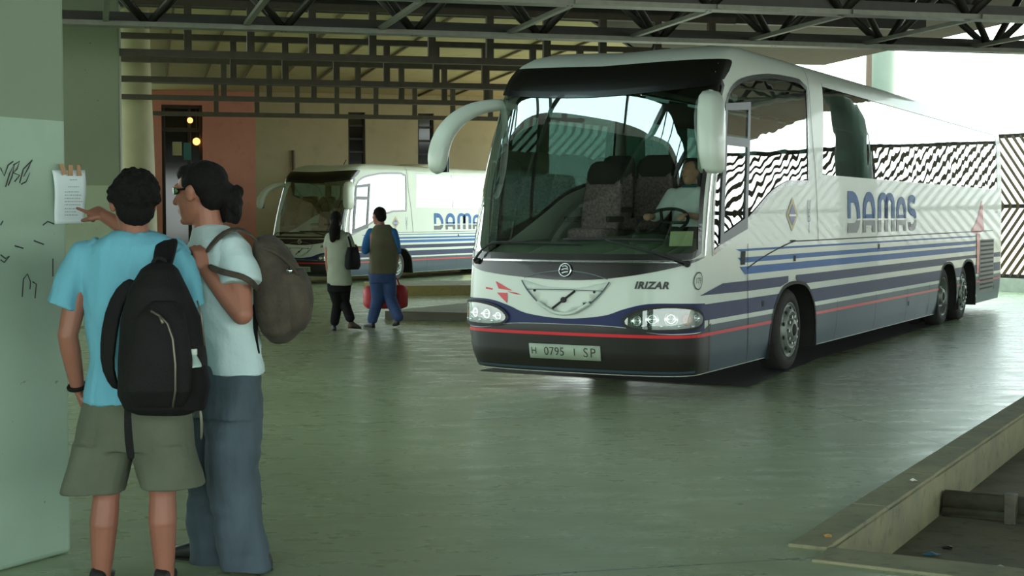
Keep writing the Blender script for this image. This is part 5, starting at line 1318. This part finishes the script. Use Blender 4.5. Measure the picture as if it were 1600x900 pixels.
# tee
m = MB()
m.loft([ring(c_(330, 352, .01), .078, .072, yw), ring(c_(333, 360), .12, .09, yw), ring(c_(338, 374), .19, .115, yw), ring(c_(342, 396), .222, .135, yw), ring(c_(346, 440), .226, .145, yw), ring(c_(352, 500), .21, .14, yw), ring(c_(358, 550), .212, .145, yw), ring(c_(362, 582), .222, .152, yw)], 32, 2.2)
sleeve(m, [c_(354, 378, -.06), c_(366, 392, -.13), c_(372, 416, -.17), c_(376, 444, -.20)], [.06, .084, .086, .090])
sleeve(m, [c_(314, 386, .10), c_(304, 402, .17), c_(298, 440, .21)], [.06, .082, .084])
m.organic('tee', M_whiteT, Bp, .0065, 4, lambda co: wrinkle(.018, 13, 11, 9, 12)(co) + wrinkle(.013, 32, 14, 18, 62)(co))
m = MB()
m.loft([ring(c_(358, 566), .19, .14, yw), ring(c_(358, 600), .215, .152, yw), ring(c_(356, 650), .22, .155, yw)], 28, 2.2)
m.loft([ring(c_(362, 630, -.06), .138, .14), ring(c_(364, 700, -.07), .128, .132), ring(c_(366, 760, -.08), .118, .122), ring(c_(376, 830, -.08), .112, .118), ring(c_(385, 888, -.07), .112, .125)], 24, 2.2)
m.loft([ring(c_(338, 630, .08), .135, .14), ring(c_(334, 720, .10), .122, .13), ring(c_(330, 800, .12), .108, .118), ring(c_(334, 880, .14), .104, .118)], 24, 2.2)
m.organic('jeans', M_jean, Bp, .0065, 3, lambda co: wrinkle(.016, 14, 12, 12, 14)(co) + wrinkle(.010, 12, 10, 40, 15)(co))
shoe(Bp, Vector((an1.x + .10, an1.y - .02, 0)), (-.75, .6, 0), M_shoe, 1.08); shoe(Bp, Vector((an2.x + .06, an2.y - .02, 0)), (-.9, .3, 0), M_shoe, 1.08)

# ---- his brown rucksack
B2 = empty('rucksack', c_(440, 540, 0), label='worn brown canvas rucksack on the back of the white tee', category='bag')
def d_(px, py, d=0): return at(px, py, Y2 - .02 + d)
rg = []
for (y, xl, xr, dp) in ((368, 405, 424, .09), (378, 398, 440, .13), (400, 396, 458, .155), (430, 396, 474, .17), (465, 398, 484, .175), (495, 402, 482, .17), (518, 412, 470, .15), (532, 424, 456, .11), (537, 432, 448, .07)):
    rg.append(ring(d_((xl + xr) / 2, y), (xr - xl) / 2 / FPX * (Y2 - .02), dp))
m = MB(); m.loft(rg, 30, 2.5); m.organic('bag_body', M_bagb, B2, .008, 4, wrinkle(.009, 14, 12, 10, 21))
rg = []
for (y, xl, xr, dp) in ((420, 440, 474, .09), (440, 438, 484, .115), (470, 440, 490, .125), (500, 440, 486, .115), (516, 446, 474, .08)):
    rg.append(ring(d_((xl + xr) / 2, y, -.04), (xr - xl) / 2 / FPX * (Y2 - .02), dp))
m = MB(); m.loft(rg, 26, 2.6); m.organic('front_pocket', M_bagb, B2, .008, 3, wrinkle(.006, 16, 12, 10, 22))
strap_mesh('shoulder_strap', [d_(404, 380, -.08), c_(392, 366, -.15), c_(372, 355, -.16), c_(350, 362, -.17), c_(330, 382, -.20), c_(322, 396, -.23)], [(.3, -.2, 1), (.2, -.2, 1), (0, -.3, 1), (-.4, -.6, .6), (-.6, -.7, .3), (-.6, -.8, 0)], [.05, .05, .045, .036, .030, .026], .012, M_bagb, B2)
strap_mesh('shoulder_strap', [d_(404, 455, -.16), c_(396, 442, -.30), c_(380, 432, -.315), c_(362, 428, -.305), c_(342, 424, -.295), c_(324, 414, -.25)], [(.5, -.8, 0), (.2, -1, 0), (0, -1, 0), (0, -1, 0), (0, -1, 0), (0, -1, 0)], .028, .010, M_bagb, B2)
strap_mesh('side_webbing', [d_(402, 470, -.10), d_(396, 505, -.10), d_(396, 535, -.10), d_(404, 556, -.08)], (-.4, -1, 0), [.05, .045, .04, .03], .010, M_blackc, B2)
bp_ = d_(452, 423, -.165); MB().lathe([(.001, .006), (.012, .004), (.014, 0), (.001, 0)], 14, Matrix.Translation(bp_) @ Matrix.Rotation(PI, 4, 'X')).build('stud', M_chrome, B2, True, world=True)
strap_mesh('top_flap_edge', [d_(404, 386, -.13), d_(430, 392, -.15), d_(452, 410, -.15), d_(468, 432, -.13)], (0, -1, 0), .016, .012, M_bagb, B2)

# ---- couple walking away behind
Y3 = 20.75
Wm = empty('person', (at(530, 516, Y3).x, Y3, 0), label='person in sage top and black trousers walking beside a khaki vest', category='person')
def w_(px, py, dy=0): return at(px, py, Y3 + dy)
hW = w_(525, 344); fW = Vector((.12, .98, -.05))
m = MB(); head(m, hW, fW, s=.98); m.limb([w_(525, 352), w_(526, 370)], [.05, .056])
m.loft([ring(w_(527, 364), .09, .07), ring(w_(528, 374), .155, .09), ring(w_(528, 395), .155, .10), ring(w_(528, 418), .135, .095), ring(w_(530, 440), .165, .115)], 24)
m.limb([w_(512, 372), w_(511, 398, -.03), w_(512, 422, .02)], [.048, .037, .026]); hand(m, w_(512, 422, .02), (.05, .1, -1), (-1, 0, 0), .9, (.3, .3, .35, .4), .5, 1)
m.limb([w_(545, 372), w_(553, 397, -.03), w_(556, 388, .12)], [.048, .037, .027]); hand(m, w_(556, 388, .12), (.2, .9, .1), (1, 0, .3), .9, (.6, .6, .7, .7), .5, -1)
hp = (w_(522, 440), w_(538, 440)); kn = (w_(527, 474, .04), w_(538, 472, .10)); an = (w_(523, 506, -.02), w_(547, 500, -.20))
for k in range(2): m.limb([hp[k], kn[k], an[k]], [.085, .055, .036])
m.limb([an[0], an[0] + Vector((0, .12, -.06))], [.035, .028]); m.limb([an[1], an[1] + Vector((.05, .10, -.08))], [.035, .028])
m.organic('body', M_skin, Wm, .011, 3)
m = MB(); m.ell(hW + Vector((0, -.02, .03)), (.088, .10, .098)); m.ell(hW + Vector((0, -.06, -.03)), (.07, .055, .075)); m.limb([w_(524, 348, -.10), w_(521, 360, -.12), w_(520, 374, -.12)], [.06, .07, .045]); m.limb([w_(527, 356, -.11), w_(528, 372, -.12)], [.045, .03])
m.organic('hair', M_hair, Wm, .011, 2, wrinkle(.008, 60, 60, 30, 31))
m = MB(); m.loft([ring(w_(527, 359), .085, .07), ring(w_(528, 366), .14, .09), ring(w_(528, 376), .172, .11), ring(w_(528, 398), .172, .12), ring(w_(529, 416), .155, .115), ring(w_(530, 432), .175, .13), ring(w_(531, 446), .18, .135)], 28)
m.limb([w_(515, 370), w_(511, 384)], [.062, .058]); m.limb([w_(543, 370), w_(549, 384)], [.062, .058]); m.organic('top', M_sagetop, Wm, .011, 3, wrinkle(.006, 16, 14, 12, 32))
m = MB(); m.loft([ring(w_(530, 436), .165, .125), ring(w_(530, 446), .172, .13), ring(w_(530, 456), .168, .13)], 24)
for k in range(2): m.limb([hp[k] + Vector((0, 0, -.05)), kn[k], an[k] + Vector((0, 0, .03))], [.105, .075, .068])
m.organic('trousers', M_blackc, Wm, .011, 3, wrinkle(.006, 16, 14, 12, 33))
shoe(Wm, Vector((an[0].x, an[0].y - .06, 0)), (-.1, 1, 0), M_shoe, .92); shoe(Wm, Vector((an[1].x - .01, an[1].y - .05, .055)), (.5, .85, 0), M_shoeb, .92, .12)
hb = empty('handbag', w_(552, 420, -.1), label='black shoulder bag at the hip of the sage top', category='bag')
m = MB(); m.loft([(w_(551, 386, -.10), Vector((.045, .06, 0)), Vector((-.04, .04, 0))), (w_(551, 400, -.10), Vector((.075, .10, 0)), Vector((-.05, .05, 0))), (w_(551, 416, -.10), Vector((.08, .11, 0)), Vector((-.055, .055, 0))), (w_(551, 421, -.10), Vector((.06, .09, 0)), Vector((-.04, .04, 0)))], 20, 3); m.build('bag_body', M_bagk, hb, True, world=True)
MB().tube([w_(549, 388, -.10), w_(546, 376, -.08), w_(542, 364, -.02), w_(545, 372, .10), w_(552, 390, .0)], .014, 8).build('bag_strap', M_bagk, hb, True, world=True)

Y4 = 21.3
Mn = empty('person', (at(600, 513, Y4).x, Y4, 0), label='person in khaki vest over blue sleeves and jeans striding away', category='person')
def m_(px, py, dy=0): return at(px, py, Y4 + dy)
hM = m_(592, 337); fM = Vector((-.75, .66, -.03))
m = MB(); head(m, hM, fM, s=1.05); m.limb([m_(594, 346), m_(597, 362)], [.06, .066])
yk = math.radians(20)
m.loft([ring(m_(597, 356), .11, .085, yk), ring(m_(597, 366), .19, .11, yk), ring(m_(598, 386), .20, .125, yk), ring(m_(598, 420), .18, .13, yk)], 24)
m.limb([m_(578, 366), m_(570, 390, -.05), m_(554, 388, .12)], [.058, .045, .032]); hand(m, m_(554, 388, .12), (-.6, .6, .1), (-.3, -.5, .8), 1.0, (.4, .4, .5, .5), .5, 1)
m.limb([m_(616, 366), m_(620, 398, .05), m_(617, 424, .16)], [.058, .045, .032]); hand(m, m_(617, 424, .16), (0, .1, -1), (1, 0, 0), 1.0, (.72, .72, .75, .78), .8, -1)
hp = (m_(588, 426), m_(606, 426)); kn = (m_(590, 466, .03), m_(610, 466, .06)); an = (m_(582, 502, .05), m_(622, 498, -.18))
for k in range(2): m.limb([hp[k], kn[k], an[k]], [.09, .06, .04])
m.limb([an[0], an[0] + Vector((-.05, .12, -.06))], [.04, .03]); m.limb([an[1], an[1] + Vector((-.02, .10, -.08))], [.04, .03])
m.organic('body', M_skin2, Mn, .011, 3)
m = MB(); f_ = fM.normalized(); m.ell(hM - f_ * .02 + Vector((0, 0, .035)), (.095, .10, .095)); m.ell(hM - f_ * .055 + Vector((0, 0, -.02)), (.075, .07, .075)); m.organic('hair', M_hair, Mn, .010, 2, wrinkle(.005, 60, 60, 40, 41))
m = MB(); m.limb([m_(580, 364), m_(575, 374, -.02), m_(571, 390, -.05)], [.074, .072, .066]); m.limb([m_(614, 364), m_(618, 380, .02), m_(620, 392, .05)], [.074, .072, .064]); m.loft([ring(m_(597, 352), .08, .07, yk), ring(m_(597, 360), .16, .1, yk), ring(m_(597, 372), .18, .11, yk)], 20)
m.organic('shirt', M_bluesl, Mn, .011, 3, wrinkle(.006, 18, 14, 12, 42))
m = MB(); m.loft([ring(m_(598, 351), .10, .09, yk), ring(m_(598, 358), .165, .115, yk), ring(m_(599, 368), .195, .135, yk), ring(m_(600, 390), .215, .15, yk), ring(m_(599, 412), .205, .15, yk), ring(m_(598, 428), .20, .15, yk)], 28, 2.3); m.organic('vest', M_khaki, Mn, .011, 3, wrinkle(.007, 16, 14, 12, 43))
m = MB(); m.loft([ring(m_(597, 416), .18, .135, yk), ring(m_(597, 430), .19, .14, yk), ring(m_(597, 442), .185, .14, yk)], 24)
for k in range(2): m.limb([hp[k], kn[k], an[k] + Vector((0, 0, .03))], [.12, .092, .078])
m.organic('jeans', M_jean2, Mn, .011, 3, wrinkle(.007, 16, 14, 12, 44))
shoe(Mn, Vector((an[0].x + .02, an[0].y - .06, 0)), (-.5, .85, 0), M_shoe, 1.0); shoe(Mn, Vector((an[1].x, an[1].y - .05, .06)), (-.25, 1, 0), M_shoe, 1.0, .14)
rb = empty('travel_bag', m_(608, 488, .2), label='red travel bag carried by the khaki vest', category='bag')
m = MB(); cx = m_(604, 464, .26); ax = Vector((.94, .34, 0)); ay = Vector((-.34, .94, 0))
m.loft([(cx - ax * .33, ay * .10, Vector((0, 0, .13))), (cx - ax * .28, ay * .13, Vector((0, 0, .17))), (cx + ax * .22, ay * .13, Vector((0, 0, .18))), (cx + ax * .30, ay * .10, Vector((0, 0, .15)))], 24, 3.4); o = m.build('bag_body', M_redbag, rb, True, world=True)
hp_ = [cx - ax * .14 + Vector((0, 0, .16)), cx - ax * .08 + Vector((0, 0, .30)), m_(617, 434, .20), cx + ax * .16 + Vector((0, 0, .28)), cx + ax * .2 + Vector((0, 0, .16))]
MB().tube([Vector(tuple(p_)) for p_ in hp_], .012, 8).build('handle', M_redbag, rb, True, world=True)
m = MB(); m.loft([(cx + ax * .05 - ay * .12 + Vector((0, 0, -.1)), ax * .12, ay * .03), (cx + ax * .05 - ay * .13 + Vector((0, 0, .05)), ax * .13, ay * .035)], 16, 4); m.build('outer_pocket', mat('dark_red', (150, 34, 42), .6), rb, True, world=True)

# ---- coach driver at the wheel
def q_(x, y, z): return bl(x, y, z)
Dr = empty('person', q_(1.86, -.44, 1.38), label='driver in pale shirt and dark collar at the wheel of the large coach', category='person')
hD = q_(1.84, -.48, 2.055); fD = -U + L * .25
m = MB(); head(m, hD, fD, s=.98); m.limb([q_(1.90, -.47, 2.0), q_(1.92, -.46, 1.90)], [.055, .06])
ywD = UA * -1
m.loft([ring(q_(1.93, -.45, 1.90), .16, .08, ywD), ring(q_(1.94, -.45, 1.84), .19, .10, ywD), ring(q_(1.95, -.45, 1.6), .18, .12, ywD), ring(q_(1.94, -.45, 1.42), .18, .13, ywD)], 24)
for s_ in (-1, 1):
    m.limb([q_(1.92, -.45 + s_ * .19, 1.83), q_(1.72, -.45 + s_ * .27, 1.60), q_(1.36, -.44 + s_ * .20, 1.63)], [.055, .043, .03]); hand(m, q_(1.36, -.44 + s_ * .20, 1.63), -U + L * (-.2 * s_), Vector((0, 0, 1)), .95, (.66, .68, .7, .72), .7, -s_)
    m.limb([q_(1.90, -.45 + s_ * .1, 1.42), q_(1.50, -.45 + s_ * .14, 1.44), q_(1.42, -.45 + s_ * .13, 1.08)], [.085, .065, .05])
m.organic('body', M_skin3, Dr, .009, 3)
m = MB(); m.ell(hD + U * .03 + Vector((0, 0, .03)), (.08, .09, .088)); m.ell(hD + U * .055 + Vector((0, 0, -.02)), (.072, .05, .06)); m.organic('hair', mat('grey_hair', (88, 80, 72), .6, 0, .3, 60), Dr, .009, 2)
m = MB(); m.loft([ring(q_(1.92, -.45, 1.915), .09, .075, ywD), ring(q_(1.93, -.45, 1.89), .17, .10, ywD), ring(q_(1.94, -.45, 1.82), .215, .12, ywD), ring(q_(1.95, -.45, 1.6), .205, .14, ywD), ring(q_(1.94, -.45, 1.43), .205, .145, ywD)], 28)
for s_ in (-1, 1): m.limb([q_(1.92, -.45 + s_ * .19, 1.83), q_(1.76, -.45 + s_ * .26, 1.64), q_(1.55, -.445 + s_ * .23, 1.615)], [.075, .064, .05])
m.organic('shirt', mat('pale_shirt', (228, 234, 234), .9, 0, .04, 8), Dr, .009, 3, wrinkle(.006, 18, 18, 14, 51))
m = MB(); m.loft([ring(q_(1.90, -.455, 1.94), .066, .07, ywD), ring(q_(1.90, -.455, 1.905), .085, .09, ywD)], 20); m.build('collar', mat('teal_collar', (40, 92, 104), .8), Dr, True, world=True)
m = MB(); m.loft([ring(q_(1.92, -.45, 1.48), .19, .15, ywD), ring(q_(1.90, -.45, 1.40), .20, .17, ywD)], 20)
for s_ in (-1, 1): m.limb([q_(1.90, -.45 + s_ * .1, 1.42), q_(1.50, -.45 + s_ * .14, 1.44), q_(1.42, -.45 + s_ * .13, 1.10)], [.10, .082, .065])
m.organic('trousers', M_blackc, Dr, .012, 2)
